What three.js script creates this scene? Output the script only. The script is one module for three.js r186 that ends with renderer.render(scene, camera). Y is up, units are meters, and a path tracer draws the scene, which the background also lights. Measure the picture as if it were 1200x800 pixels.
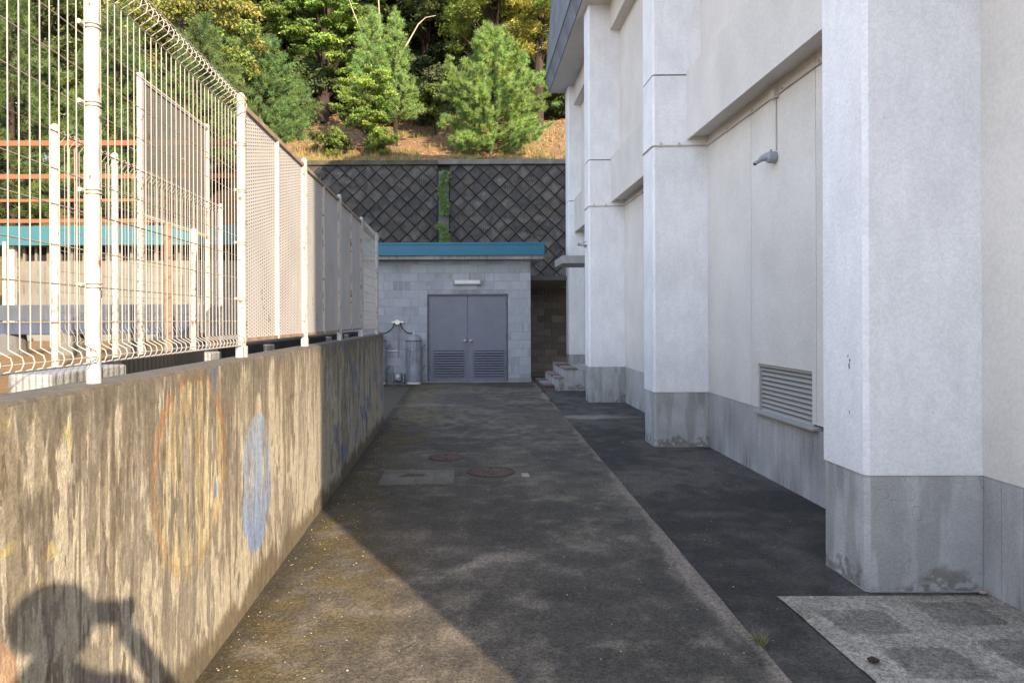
import * as THREE from 'three';
import { mergeGeometries, toCreasedNormals } from 'three/addons/utils/BufferGeometryUtils.js';
import { RoundedBoxGeometry } from 'three/addons/geometries/RoundedBoxGeometry.js';
import { MarchingCubes } from 'three/addons/objects/MarchingCubes.js';

// ---------------------------------------------------------------- camera, sky, sun, exposure
// x to the right, y up; "d" is the distance into the picture (z = -d). Focal length 867 px at 1200 x 800.
const scene = new THREE.Scene();
const camera = new THREE.PerspectiveCamera(2 * Math.atan(426 / 867) * 180 / Math.PI, 1320 / 852, 0.05, 500);
camera.position.set(0, 1.5, 0);
camera.setViewOffset(1320, 852, 120, 52, 1200, 800);   // lens shifted: corridor runs to (540, 374)
camera.rotation.z = -0.004;

const SUN = new THREE.Vector3(0.432, 0.342, 0.90).normalize();
const renderer = new THREE.WebGLRenderer({ antialias: true });
renderer.setSize(1200, 800);
renderer.toneMapping = THREE.LinearToneMapping;
renderer.toneMappingExposure = 2.95;
renderer.shadowMap.enabled = true;
{
  const W = 256, H = 128, data = new Float32Array(W * H * 4);
  for (let j = 0; j < H; j++) for (let i = 0; i < W; i++) {
    const el = (j + 0.5) / H * Math.PI - Math.PI / 2, az = (i + 0.5) / W * 2 * Math.PI - Math.PI;
    const y = Math.sin(el), cx = Math.cos(el) * Math.cos(az), cz = Math.cos(el) * Math.sin(az);
    const h = Math.max(0, y), f = Math.pow(1 - h, 2.6);
    const cosS = cx * SUN.x + y * SUN.y + cz * SUN.z;
    const glow = 0.9 * Math.pow(Math.max(0, cosS), 24) + 0.22 * Math.pow(Math.max(0, cosS), 5);
    const k = y < 0 ? 0.45 : 1, o = (j * W + i) * 4;
    data[o] = k * (0.27 + 0.95 * f + 0.75 * glow);
    data[o + 1] = k * (0.36 + 0.90 * f + 0.62 * glow);
    data[o + 2] = k * (0.56 + 0.72 * f + 0.42 * glow);
    data[o + 3] = 1;
  }
  const sky = new THREE.DataTexture(data, W, H, THREE.RGBAFormat, THREE.FloatType);
  sky.mapping = THREE.EquirectangularReflectionMapping; sky.magFilter = THREE.LinearFilter; sky.needsUpdate = true;
  scene.background = sky; scene.environment = sky;
  scene.backgroundIntensity = 1.0; scene.environmentIntensity = 1.0;
}
const sun = new THREE.DirectionalLight(new THREE.Color().setRGB(1.0, 0.81, 0.58), 4.0);
sun.target.position.set(0, 2, -8); sun.position.copy(SUN).multiplyScalar(60).add(sun.target.position);
sun.castShadow = true; sun.shadow.radius = 1; sun.shadow.mapSize.set(4096, 4096);
Object.assign(sun.shadow.camera, { left: -35, right: 35, top: 35, bottom: -35, near: 1, far: 160 });
scene.add(sun, sun.target);

// ---------------------------------------------------------------- helpers
let seedState = 1;
const reseed = (n) => { seedState = (n * 2654435761) >>> 0; };
const rnd = () => { seedState = (seedState + 0x6d2b79f5) | 0; let t = Math.imul(seedState ^ (seedState >>> 15), 1 | seedState); t = (t + Math.imul(t ^ (t >>> 7), 61 | t)) ^ t; return ((t ^ (t >>> 14)) >>> 0) / 4294967296; };
const rr = (a, b) => a + (b - a) * rnd();
const gauss = () => (rnd() + rnd() + rnd() + rnd() - 2) * 0.85;
const clamp = (x, a = 0, b = 1) => Math.min(b, Math.max(a, x));
const lerp = (a, b, t) => a + (b - a) * t;
const sstep = (a, b, x) => { const t = clamp((x - a) / (b - a)); return t * t * (3 - 2 * t); };
const mix3 = (a, b, t) => [lerp(a[0], b[0], t), lerp(a[1], b[1], t), lerp(a[2], b[2], t)];
const hash = (x, y, s) => { let h = Math.imul(x, 374761393) ^ Math.imul(y, 668265263) ^ Math.imul(s, 1442695041); h = Math.imul(h ^ (h >>> 13), 1274126177); return ((h ^ (h >>> 16)) >>> 0) / 4294967296; };
function noise(x, y, s = 0, per = 0) {
  let xi = Math.floor(x), yi = Math.floor(y); const fx = x - xi, fy = y - yi;
  const u = fx * fx * (3 - 2 * fx), v = fy * fy * (3 - 2 * fy);
  let x1 = xi + 1, y1 = yi + 1;
  if (per) { xi = ((xi % per) + per) % per; x1 = ((x1 % per) + per) % per; yi = ((yi % per) + per) % per; y1 = ((y1 % per) + per) % per; }
  const a = hash(xi, yi, s), b = hash(x1, yi, s), c = hash(xi, y1, s), e = hash(x1, y1, s);
  return (a + (b - a) * u) * (1 - v) + (c + (e - c) * u) * v;
}
function fbm(x, y, s = 0, oct = 4, per = 0) {
  let a = 0, w = 0.5, n = 0;
  for (let i = 0; i < oct; i++) { a += w * noise(x, y, s + i * 17, per); n += w; x *= 2; y *= 2; per *= 2; w *= 0.5; }
  return a / n;
}
function tex(w, h, fn, opt = {}) {
  const data = new Uint8Array(w * h * 4);
  for (let j = 0; j < h; j++) for (let i = 0; i < w; i++) {
    const c = fn((i + 0.5) / w, (j + 0.5) / h, i, j), o = (j * w + i) * 4;
    if (typeof c === 'number') data[o] = data[o + 1] = data[o + 2] = clamp(c) * 255;
    else { data[o] = clamp(c[0], 0, 255); data[o + 1] = clamp(c[1], 0, 255); data[o + 2] = clamp(c[2], 0, 255); }
    data[o + 3] = 255;
  }
  const t = new THREE.DataTexture(data, w, h);
  t.magFilter = THREE.LinearFilter; t.minFilter = THREE.LinearMipmapLinearFilter; t.generateMipmaps = true;
  t.wrapS = t.wrapT = opt.clamp ? THREE.ClampToEdgeWrapping : THREE.RepeatWrapping;
  if (!opt.linear) t.colorSpace = THREE.SRGBColorSpace;
  if (opt.size) t.repeat.set(1 / opt.size, 1 / (opt.sizeY ?? opt.size));
  t.needsUpdate = true;
  return t;
}
const std = (o) => new THREE.MeshStandardMaterial({ roughness: 0.9, metalness: 0, ...o });
const rgb = (r, g, b) => new THREE.Color().setRGB(r, g, b);

const taken = {};
function numbered(name) { const n = taken[name] ?? 0; taken[name] = n + 1; return n ? name + '_' + String(n).padStart(3, '0') : name; }
function tag(o, label, category, group) { o.userData.label = label; o.userData.category = category; if (group) o.userData.group = group; return o; }
function thing(name, label, category, pos = [0, 0, 0], turn = 0, group) {
  const o = new THREE.Group(); o.name = numbered(name); o.position.set(...pos); o.rotation.y = turn; scene.add(o);
  return tag(o, label, category, group);
}
function part(name, geo, mat, parent, pos) {
  const m = new THREE.Mesh(Array.isArray(geo) ? merge(geo) : geo, mat); m.name = name; parent.add(m);
  if (pos) m.position.set(...pos);
  return m;
}
function structure(name, geo, mat) { const m = part(numbered(name), geo, mat, scene); m.userData.kind = 'structure'; return m; }
const merge = (list) => mergeGeometries(list.map((g) => { const n = g.index ? g.toNonIndexed() : g; for (const k of Object.keys(n.attributes)) if (!['position', 'normal', 'uv', 'color'].includes(k)) n.deleteAttribute(k); return n; }), false);
// uv in metres from the dominant direction of each face
function metreUV(g, ou = 0, ov = 0) {
  const n = g.index ? g.toNonIndexed() : g; n.computeVertexNormals();
  const p = n.attributes.position, nn = n.attributes.normal, uv = new Float32Array(p.count * 2);
  for (let t = 0; t < p.count; t += 3) {
    let ax = 0, ay = 0, az = 0;
    for (let k = 0; k < 3; k++) { ax += Math.abs(nn.getX(t + k)); ay += Math.abs(nn.getY(t + k)); az += Math.abs(nn.getZ(t + k)); }
    for (let k = 0; k < 3; k++) {
      const i = t + k, x = p.getX(i), y = p.getY(i), z = p.getZ(i);
      uv[i * 2] = (ax >= ay && ax >= az ? z : x) + ou; uv[i * 2 + 1] = (ay > ax && ay > az ? z : y) + ov;
    }
  }
  n.setAttribute('uv', new THREE.BufferAttribute(uv, 2));
  return n;
}
// box between two corners (x, y, d), uv in metres
function bx(x0, x1, y0, y1, d0, d1, ou, ov) { const g = new THREE.BoxGeometry(x1 - x0, y1 - y0, d1 - d0); g.translate((x0 + x1) / 2, (y0 + y1) / 2, -(d0 + d1) / 2); return metreUV(g, ou, ov); }
function rbx(x0, x1, y0, y1, d0, d1, r = 0.006) { const g = new RoundedBoxGeometry(x1 - x0, y1 - y0, d1 - d0, 2, r); g.translate((x0 + x1) / 2, (y0 + y1) / 2, -(d0 + d1) / 2); return metreUV(toCreasedNormals(g, 0.6)); }
const V = (x, y, d) => new THREE.Vector3(x, y, -d);
class Poly extends THREE.Curve {
  constructor(pts) { super(); this.pts = pts; this.cum = [0]; for (let i = 1; i < pts.length; i++) this.cum.push(this.cum[i - 1] + pts[i].distanceTo(pts[i - 1])); }
  getPoint(t) { const n = this.pts.length - 1, i = Math.min(n - 1, Math.floor(t * n)); return this.pts[i].clone().lerp(this.pts[i + 1], t * n - i); }
  getPointAt(t) { return this.getPoint(t); }
  getTangentAt(t) { return this.getTangent(t); }
}
const wireTube = (pts, r, rad = 5) => new THREE.TubeGeometry(new Poly(pts), pts.length - 1, r, rad, false);
const smoothTube = (pts, r, seg = 16, rad = 6) => new THREE.TubeGeometry(new THREE.CatmullRomCurve3(pts), seg, r, rad, false);
function cyl(r0, r1, x, y0, y1, d, seg = 16) { const g = new THREE.CylinderGeometry(r1, r0, y1 - y0, seg); g.translate(x, (y0 + y1) / 2, -d); return g; }
// tube with changing radius along points
function limb(pts, radii, rad = 6) {
  const g = new THREE.TubeGeometry(new THREE.CatmullRomCurve3(pts), pts.length * 2, 1, rad, false);
  const p = g.attributes.position, c = new THREE.CatmullRomCurve3(pts), n = pts.length * 2;
  for (let i = 0; i <= n; i++) {
    const t = i / n, ctr = c.getPointAt(t), k = t * (radii.length - 1), a = Math.min(radii.length - 2, Math.floor(k)), r = lerp(radii[a], radii[a + 1], k - a);
    for (let j = 0; j <= rad; j++) { const q = i * (rad + 1) + j; p.setXYZ(q, ctr.x + (p.getX(q) - ctr.x) * r, ctr.y + (p.getY(q) - ctr.y) * r, ctr.z + (p.getZ(q) - ctr.z) * r); }
  }
  g.computeVertexNormals(); return g;
}
// prism: outline in (x, y) pushed along d
function prismD(outline, d0, d1) { const g = new THREE.ExtrudeGeometry(new THREE.Shape(outline.map(([x, y]) => new THREE.Vector2(x, y))), { depth: d1 - d0, bevelEnabled: false }); g.translate(0, 0, -d1); return metreUV(g); }
// prism: outline in plan (x, d) pushed up
function prismY(outline, y0, y1, ou, ov) { const g = new THREE.ExtrudeGeometry(new THREE.Shape(outline.map(([x, d]) => new THREE.Vector2(x, d))), { depth: y1 - y0, bevelEnabled: false }); g.rotateX(-Math.PI / 2); g.translate(0, y0, 0); return metreUV(g, ou, ov); }

// ---------------------------------------------------------------- materials
const grainBump = tex(512, 512, (u, v) => 0.55 * noise(u * 180, v * 180, 3, 180) + 0.45 * noise(u * 60, v * 60, 4, 60), { linear: true, size: 0.9 });
const paintTex = tex(1024, 1024, (u, v) => {
  const c = 0.93 + 0.05 * (fbm(u * 6, v * 6, 11, 5, 6) - 0.5) * 2 + 0.06 * (noise(u * 220, v * 220, 12, 220) - 0.5) + 0.05 * (fbm(u * 40, v * 12, 13, 3, 8) - 0.5);
  const spot = noise(u * 70, v * 70, 15, 70) > 0.965 ? 0.95 : 1;
  return [246 * c * spot, 246 * c * spot, 247 * c * spot];
}, { size: 2.3 });
const beigeTex = tex(1024, 1024, (u, v) => {
  const streak = fbm(u * 12, v * 3, 23, 3, 3), c = 0.94 + 0.09 * (fbm(u * 7, v * 7, 21, 5, 7) - 0.5) + 0.05 * (noise(u * 220, v * 220, 22, 220) - 0.5) + 0.03 * (streak - 0.5);
  return [224 * c, 219 * c, 211 * c];
}, { size: 2.9 });
const M = {};
M.white = std({ map: paintTex, bumpMap: grainBump, bumpScale: 0.0025, roughness: 0.85 });
M.beige = std({ map: beigeTex, bumpMap: grainBump, bumpScale: 0.0022, roughness: 0.9 });
function concreteTex(seed, base, size, amount = 1, boards = false) {
  return tex(1024, 1024, (u, v) => {
    const a = fbm(u * 5, v * 5, seed, 5, 5), b = fbm(u * 30, v * 6, seed + 3, 3, 6), g = noise(u * 256, v * 256, seed + 5, 256);
    let c = 1 + amount * (0.32 * (a - 0.5) + 0.14 * (b - 0.5)) + 0.1 * (g - 0.5);
    const drip = sstep(0.62, 0.72, fbm(u * 24, v * 2.0, seed + 9, 3, 2)) * sstep(0.35, 0.7, fbm(u * 4, v * 4, seed + 10, 3, 4));
    c *= 1 - 0.22 * amount * drip;
    if (noise(u * 120, v * 120, seed + 6, 120) > 0.94) c *= 0.9;
    if (boards) { const q = (u * 12) % 1; if (q < 0.035) c *= 0.86; c *= 1 + 0.07 * (hash(Math.floor(u * 12), 3, seed) - 0.5); }
    return mix3([base[0] * c, base[1] * c, base[2] * c], [base[0] * c * 0.98, base[1] * c * 0.99, base[2] * c * 1.02], a);
  }, { size });
}
const concreteBump = tex(512, 512, (u, v) => 0.5 * fbm(u * 20, v * 20, 31, 4, 20) + 0.5 * noise(u * 150, v * 150, 33, 150), { linear: true, size: 1.1 });
M.concrete = std({ map: concreteTex(41, [152, 151, 147], 2.1), bumpMap: concreteBump, bumpScale: 0.004 });
M.plainBlock = std({ map: concreteTex(51, [160, 163, 168], 1.7, 0.8), bumpMap: concreteBump, bumpScale: 0.004 });
M.darkConcrete = std({ map: concreteTex(61, [98, 96, 92], 1.6), bumpMap: concreteBump, bumpScale: 0.006 });
M.mortar = std({ map: concreteTex(71, [152, 154, 157], 1.5), bumpMap: concreteBump, bumpScale: 0.004 });
M.fascia = std({ map: concreteTex(81, [120, 124, 134], 1.2, 0.8), roughness: 0.6 });
// plinth: stained, with a few cracks and a dirty foot that has an outline of its own
M.plinth = std({ map: tex(2048, 512, (u, v) => {
  const x = u * 2.6, y = v * 0.64;
  let c = 1 + 0.3 * (fbm(x * 3, y * 3, 91, 5) - 0.5) + 0.1 * (noise(x * 160, y * 160, 92) - 0.5);
  const wet = sstep(0.5, 0.66, fbm(x * 8, y * 1.6, 93, 4) + 0.06 * (y / 0.64 - 0.5));
  let col = mix3([176 * c, 177 * c, 176 * c], [148 * c, 149 * c, 145 * c], wet * 0.7);
  const cr = Math.abs(fbm(x * 2.3, y * 2.3, 97, 4) - 0.5); if (cr < 0.0018 && fbm(x * 1.3, y * 1.3, 98, 2) > 0.52) col = mix3(col, [128, 128, 124], 0.5);
  const moss = sstep(0.0, 0.07, 0.1 * fbm(x * 7, y * 9, 95, 4) * 2 * sstep(0.35, 0.65, fbm(x * 1.7, 2, 96, 3)) - y * 0.75) * sstep(0.3, 0.6, fbm(x * 30, y * 30, 99, 3));
  col = mix3(col, [92, 86, 76], moss * 0.5);
  return col;
}, { size: 2.6, sizeY: 0.64 }), bumpMap: concreteBump, bumpScale: 0.003 });
M.plinthBoard = std({ map: concreteTex(101, [170, 168, 163], 1.9, 0.9, true), bumpMap: concreteBump, bumpScale: 0.003 });
const flakeTex = tex(1024, 1024, (u, v) => {
  const f = fbm(u * 10, v * 5, 111, 5, 5), g = fbm(u * 14, v * 14, 112, 4, 14);
  let c = [178, 175, 169].map((q) => q * (0.94 + 0.12 * fbm(u * 30, v * 30, 113, 3, 30)));
  if (f > 0.655) c = mix3(c, [150, 151, 155], sstep(0.655, 0.665, f));
  if (g > 0.745) c = mix3(c, [138, 92, 62], sstep(0.745, 0.77, g));
  return c;
}, { size: 0.55 });
M.post = std({ map: flakeTex, roughness: 0.55, bumpMap: flakeTex, bumpScale: 0.0008 });
M.crossWire = std({ color: rgb(0.27, 0.23, 0.18), roughness: 0.6 });
M.wire = std({ color: rgb(0.38, 0.355, 0.315), roughness: 0.5 });
M.wireRust = std({ color: rgb(0.13, 0.09, 0.06), roughness: 0.7 });
M.rust = std({ color: rgb(0.22, 0.085, 0.04), roughness: 0.85 });
M.rustPost = std({ map: concreteTex(121, [134, 112, 92], 0.5, 1.3), roughness: 0.8 });
M.teal = std({ map: tex(512, 512, (u, v) => { const c = 0.95 + 0.12 * (fbm(u * 6, v * 3, 131, 4, 3) - 0.5) + 0.04 * (noise(u * 120, v * 120, 132, 120) - 0.5); return [35 * c, 111 * c, 138 * c]; }, { size: 1.6 }), roughness: 0.5 });
M.door = std({ map: tex(512, 512, (u, v) => { const c = 0.95 + 0.1 * (fbm(u * 5, v * 5, 141, 4, 5) - 0.5) + 0.05 * (noise(u * 100, v * 100, 142, 100) - 0.5); return [128 * c, 130 * c, 142 * c]; }, { size: 1.2 }), roughness: 0.55 });
M.doorDark = std({ color: rgb(0.10, 0.105, 0.13), roughness: 0.6 });
M.dark = std({ color: rgb(0.012, 0.012, 0.012), roughness: 1 });
M.steel = std({ color: rgb(0.55, 0.55, 0.55), metalness: 0.9, roughness: 0.35 });
M.cyl = std({ map: concreteTex(151, [150, 153, 160], 0.9, 0.7), roughness: 0.45, metalness: 0.1 });
M.rubber = std({ color: rgb(0.02, 0.02, 0.02), roughness: 0.6 });
M.conduit = std({ color: rgb(0.5, 0.47, 0.42), roughness: 0.6 });
M.greyPlastic = std({ color: rgb(0.27, 0.28, 0.31), roughness: 0.45 });
M.lampCover = std({ color: rgb(0.72, 0.72, 0.7), roughness: 0.4 });
M.louvre = std({ color: rgb(0.38, 0.365, 0.34), roughness: 0.55 });
M.joint = std({ color: rgb(0.09, 0.085, 0.08), roughness: 1 });

// ---------------------------------------------------------------- ground, road, side strip, pad
structure('ground', bx(-250, 250, -0.6, -0.05, -250, 250), std({ color: rgb(0.09, 0.075, 0.05) }));
const asphaltGrain = tex(1024, 1024, (u, v) => {
  const a = noise(u * 256, v * 256, 161, 256), b = noise(u * 110, v * 110, 162, 110), e = fbm(u * 10, v * 10, 163, 4, 10);
  let c = 0.80 + 0.34 * (a - 0.5) + 0.26 * (b - 0.5) + 0.2 * (e - 0.5);
  if (hash(Math.floor(u * 420), Math.floor(v * 420), 164) > 0.98) c += 0.2 + 0.4 * hash(Math.floor(u * 420), Math.floor(v * 420), 165);
  if (hash(Math.floor(u * 240), Math.floor(v * 240), 166) > 0.994) c += 0.35;
  return [255 * c, 253 * c, 249 * c];
}, { size: 1.3 });
const asphaltBump = tex(1024, 1024, (u, v) => 0.5 * noise(u * 256, v * 256, 161, 256) + 0.5 * noise(u * 110, v * 110, 162, 110), { linear: true, size: 1.3 });
M.road = std({ map: asphaltGrain, bumpMap: asphaltBump, bumpScale: 0.003, vertexColors: true, roughness: 0.95 });
const roadEdge = (d) => 1.275 + 0.0277 * d + 0.012 * (fbm(d * 2.5, 1, 217, 3) - 0.5);
function sheet(name, xL, xR, d0, d1, nx, nd, colour, height) {
  const pos = [], col = [], uv = [], idx = [];
  for (let j = 0; j <= nd; j++) for (let i = 0; i <= nx; i++) {
    const d = lerp(d0, d1, j / nd), x = lerp(xL(d), xR(d), i / nx), c = colour(x, d);
    pos.push(x, height(x, d), -d); col.push(c[0], c[1], c[2]); uv.push(x, d);
  }
  for (let j = 0; j < nd; j++) for (let i = 0; i < nx; i++) { const a = j * (nx + 1) + i, b = a + 1, c = a + nx + 1, e = c + 1; idx.push(a, b, e, a, e, c); }
  const g = new THREE.BufferGeometry();
  g.setAttribute('position', new THREE.Float32BufferAttribute(pos, 3)); g.setAttribute('color', new THREE.Float32BufferAttribute(col, 3)); g.setAttribute('uv', new THREE.Float32BufferAttribute(uv, 2));
  g.setIndex(idx); g.computeVertexNormals();
  return structure(name, g, M.road);
}
function roadColour(x, d) {
  const w = fbm(x * 1.1, d * 0.9, 201, 5), f = fbm(x * 6, d * 5, 202, 4), st = fbm(x * 5, d * 15, 203, 4);
  let c = mix3([0.095, 0.083, 0.066], [0.185, 0.158, 0.122], sstep(0.3, 0.72, w * 0.6 + f * 0.4));
  c = mix3(c, [0.3, 0.26, 0.21], 0.5 * sstep(0.56, 0.7, st) * sstep(0.45, 0.62, f));
  c = mix3(c, [0.33, 0.272, 0.198], 0.5 * sstep(0.46, 0.62, fbm(x * 14, d * 14, 214, 4) * 0.45 + f * 0.25 + 0.3 * fbm(x * 0.9, d * 0.55, 215, 3)));   // blown sand in patches
  const edge = x + 1.11;   // moss and wet soil along the foot of the wall
  const moss = sstep(0.95, 0.15, edge + 0.9 * (fbm(x * 2.2, d * 1.6, 205, 4) - 0.5));
  c = mix3(c, [0.15, 0.108, 0.027], 0.85 * moss * sstep(0.3, 0.55, fbm(x * 9, d * 9, 206, 3)));
  const foot = sstep(0.16, 0.03, edge + 0.16 * (fbm(x * 5, d * 5, 207, 3) - 0.5));
  c = mix3(c, [0.055, 0.045, 0.025], 0.7 * foot);
  // pale sandy wear in front and along the right-hand joint
  const s1 = sstep(0.55, 0.1, Math.abs(d - 4.45 - 0.25 * Math.sin(x * 5)) * 3.2 + Math.abs(x - 0.36) * 0.75 + 1.1 * (fbm(x * 8, d * 10, 208, 4) - 0.5));
  c = mix3(c, [0.42, 0.35, 0.28], 0.7 * s1);
  const s3 = sstep(0.3, 0.06, Math.abs(d - 13.1 - 0.2 * x) + 0.5 * (fbm(x * 3, d * 4, 210, 4) - 0.5));
  c = mix3(c, [0.27, 0.24, 0.21], 0.45 * s3);
  const spot = sstep(0.45, 0.1, Math.hypot(x - 1.02, (d - 8.2) * 0.8) + 0.2 * (f - 0.5));
  c = mix3(c, [0.05, 0.05, 0.05], 0.7 * spot);
  const dk = sstep(0.52, 0.66, fbm(x * 0.8, d * 0.7, 211, 4)); c = mix3(c, [0.06, 0.054, 0.044], 0.5 * dk);
  const re = roadEdge(d) - x, s2 = sstep(0.1, 0.01, re + 0.3 * (fbm(x * 9, d * 2.4, 209, 4) - 0.5) + 0.16 * (0.5 - fbm(3, d * 0.45 + 0.4, 216, 2)));   // pink sand washed along the joint
  return mix3(c, [0.38, 0.31, 0.25], 0.75 * s2);
}
sheet('road', () => -1.15, roadEdge, -4, 19.5, 84, 620, roadColour, (x, d) => 0.006 * (fbm(x * 1.5, d * 1.5, 212, 3) - 0.5));
sheet('side_strip', (d) => roadEdge(d) + 0.012, () => 3.6, -4, 19.5, 60, 420, (x, d) => {
  const w = fbm(x * 1.2, d * 1.0, 221, 5), f = fbm(x * 7, d * 7, 222, 4);
  let c = mix3([0.045, 0.04, 0.034], [0.135, 0.118, 0.097], sstep(0.36, 0.68, w * 0.55 + f * 0.45));
  const pale = sstep(0.5, 0.15, Math.abs(d - 11.4) * 1.1 + Math.abs(x - 2.0) * 0.55 + 0.6 * (fbm(x * 4, d * 4, 223, 4) - 0.5)); c = mix3(c, [0.33, 0.3, 0.27], 0.85 * pale);
  return c;
}, (x, d) => -0.012 + 0.006 * (fbm(x * 1.5, d * 1.5, 225, 3) - 0.5));
structure('joint_filler', prismY([[roadEdge(-4) - 0.02, -4], [roadEdge(-4) + 0.05, -4], [roadEdge(19.5) + 0.05, 19.5], [roadEdge(19.5) - 0.02, 19.5]], -0.1, -0.018), std({ color: rgb(0.06, 0.05, 0.035), roughness: 1 }));
M.padConcrete = std({ map: concreteTex(231, [160, 152, 138], 1.4, 1.0), bumpMap: concreteBump, bumpScale: 0.005 });
const squares = [[1.99, 3.66], [2.53, 3.76], [2.06, 3.22], [2.56, 3.3], [2.06, 2.74], [2.56, 2.8]];
sheet('paved_pad', (d) => 1.705 + 0.02 * (fbm(d * 5, 3, 235, 3) - 0.5), () => 2.9, 1.8, 4.0, 110, 220, (x, d) => {
  const f = fbm(x * 9, d * 9, 231, 4), w = fbm(x * 2.2, d * 2.2, 232, 4), gr = fbm(x * 40, d * 40, 233, 3);
  let c = mix3([0.38, 0.335, 0.27], [0.52, 0.465, 0.385], sstep(0.3, 0.7, 0.5 * w + 0.5 * f)); c = c.map((q) => q * (0.8 + 0.4 * gr));
  for (const [sx, sd] of squares) {   // squares of rough darker screed let into the pad
    const r = Math.pow(Math.pow(Math.abs(x - sx) / 0.17, 9) + Math.pow(Math.abs(d - sd) / 0.15, 9), 1 / 9) + 0.14 * (f - 0.5) + 0.12 * (gr - 0.5);
    c = mix3(c, [0.24 * (0.7 + 0.6 * gr), 0.218 * (0.7 + 0.6 * gr), 0.18 * (0.7 + 0.6 * gr)], 0.85 * sstep(1.04, 0.92, r));
  }
  return c;
}, (x, d) => -0.003 + 0.003 * (fbm(x * 3, d * 3, 234, 3) - 0.5));
// manhole covers and marker plates
function disc(x, d, r, name, label) {
  const t = thing(name, label, 'manhole cover', [x, 0.004, -d]);
  const g = new THREE.LatheGeometry([[0, 0.006], [r - 0.03, 0.006], [r - 0.028, 0.002], [r - 0.02, 0.002], [r - 0.018, 0.008], [r, 0.008], [r + 0.002, -0.01]].map(([a, b]) => new THREE.Vector2(a, b)), 40);
  part('lid', metreUV(g), M.manhole, t);
  for (let k = 0; k < 2; k++) part('lifting_slot', bx(-0.02, 0.02, 0.006, 0.0085, (k ? 1 : -1) * r * 0.65 - 0.008, (k ? 1 : -1) * r * 0.65 + 0.008), M.dark, t);
}
M.manhole = std({ map: concreteTex(251, [92, 70, 60], 0.5, 1.6), bumpMap: concreteBump, bumpScale: 0.006 });
disc(-0.17, 8.0, 0.19, 'manhole_cover', 'small round reddish brown manhole cover set in the road');
disc(0.29, 7.25, 0.235, 'manhole_cover', 'larger round reddish brown manhole cover in the middle of the road');
{
  const t = thing('access_cover', 'rectangular grey concrete access cover beside the round manhole covers', 'cover', [-0.40, 0.003, -7.05]);
  part('slab', metreUV(rbx(-0.36, 0.33, -0.03, 0.007, -0.32, 0.3, 0.006)), std({ map: concreteTex(261, [108, 101, 90], 0.9, 1.1), bumpMap: concreteBump, bumpScale: 0.005 }), t);
  part('rust_stain_plate', prismY([[-0.2, -0.05], [0.05, -0.02], [0.06, 0.09], [-0.12, 0.12]], 0.0075, 0.0095), M.manhole, t);
}
tag(part(numbered('marker_plate'), bx(0.58, 0.65, 0.001, 0.006, 7.02, 7.18), M.padConcrete, scene), 'small pale rectangular plate in the road beside the larger manhole', 'plate');

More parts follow.
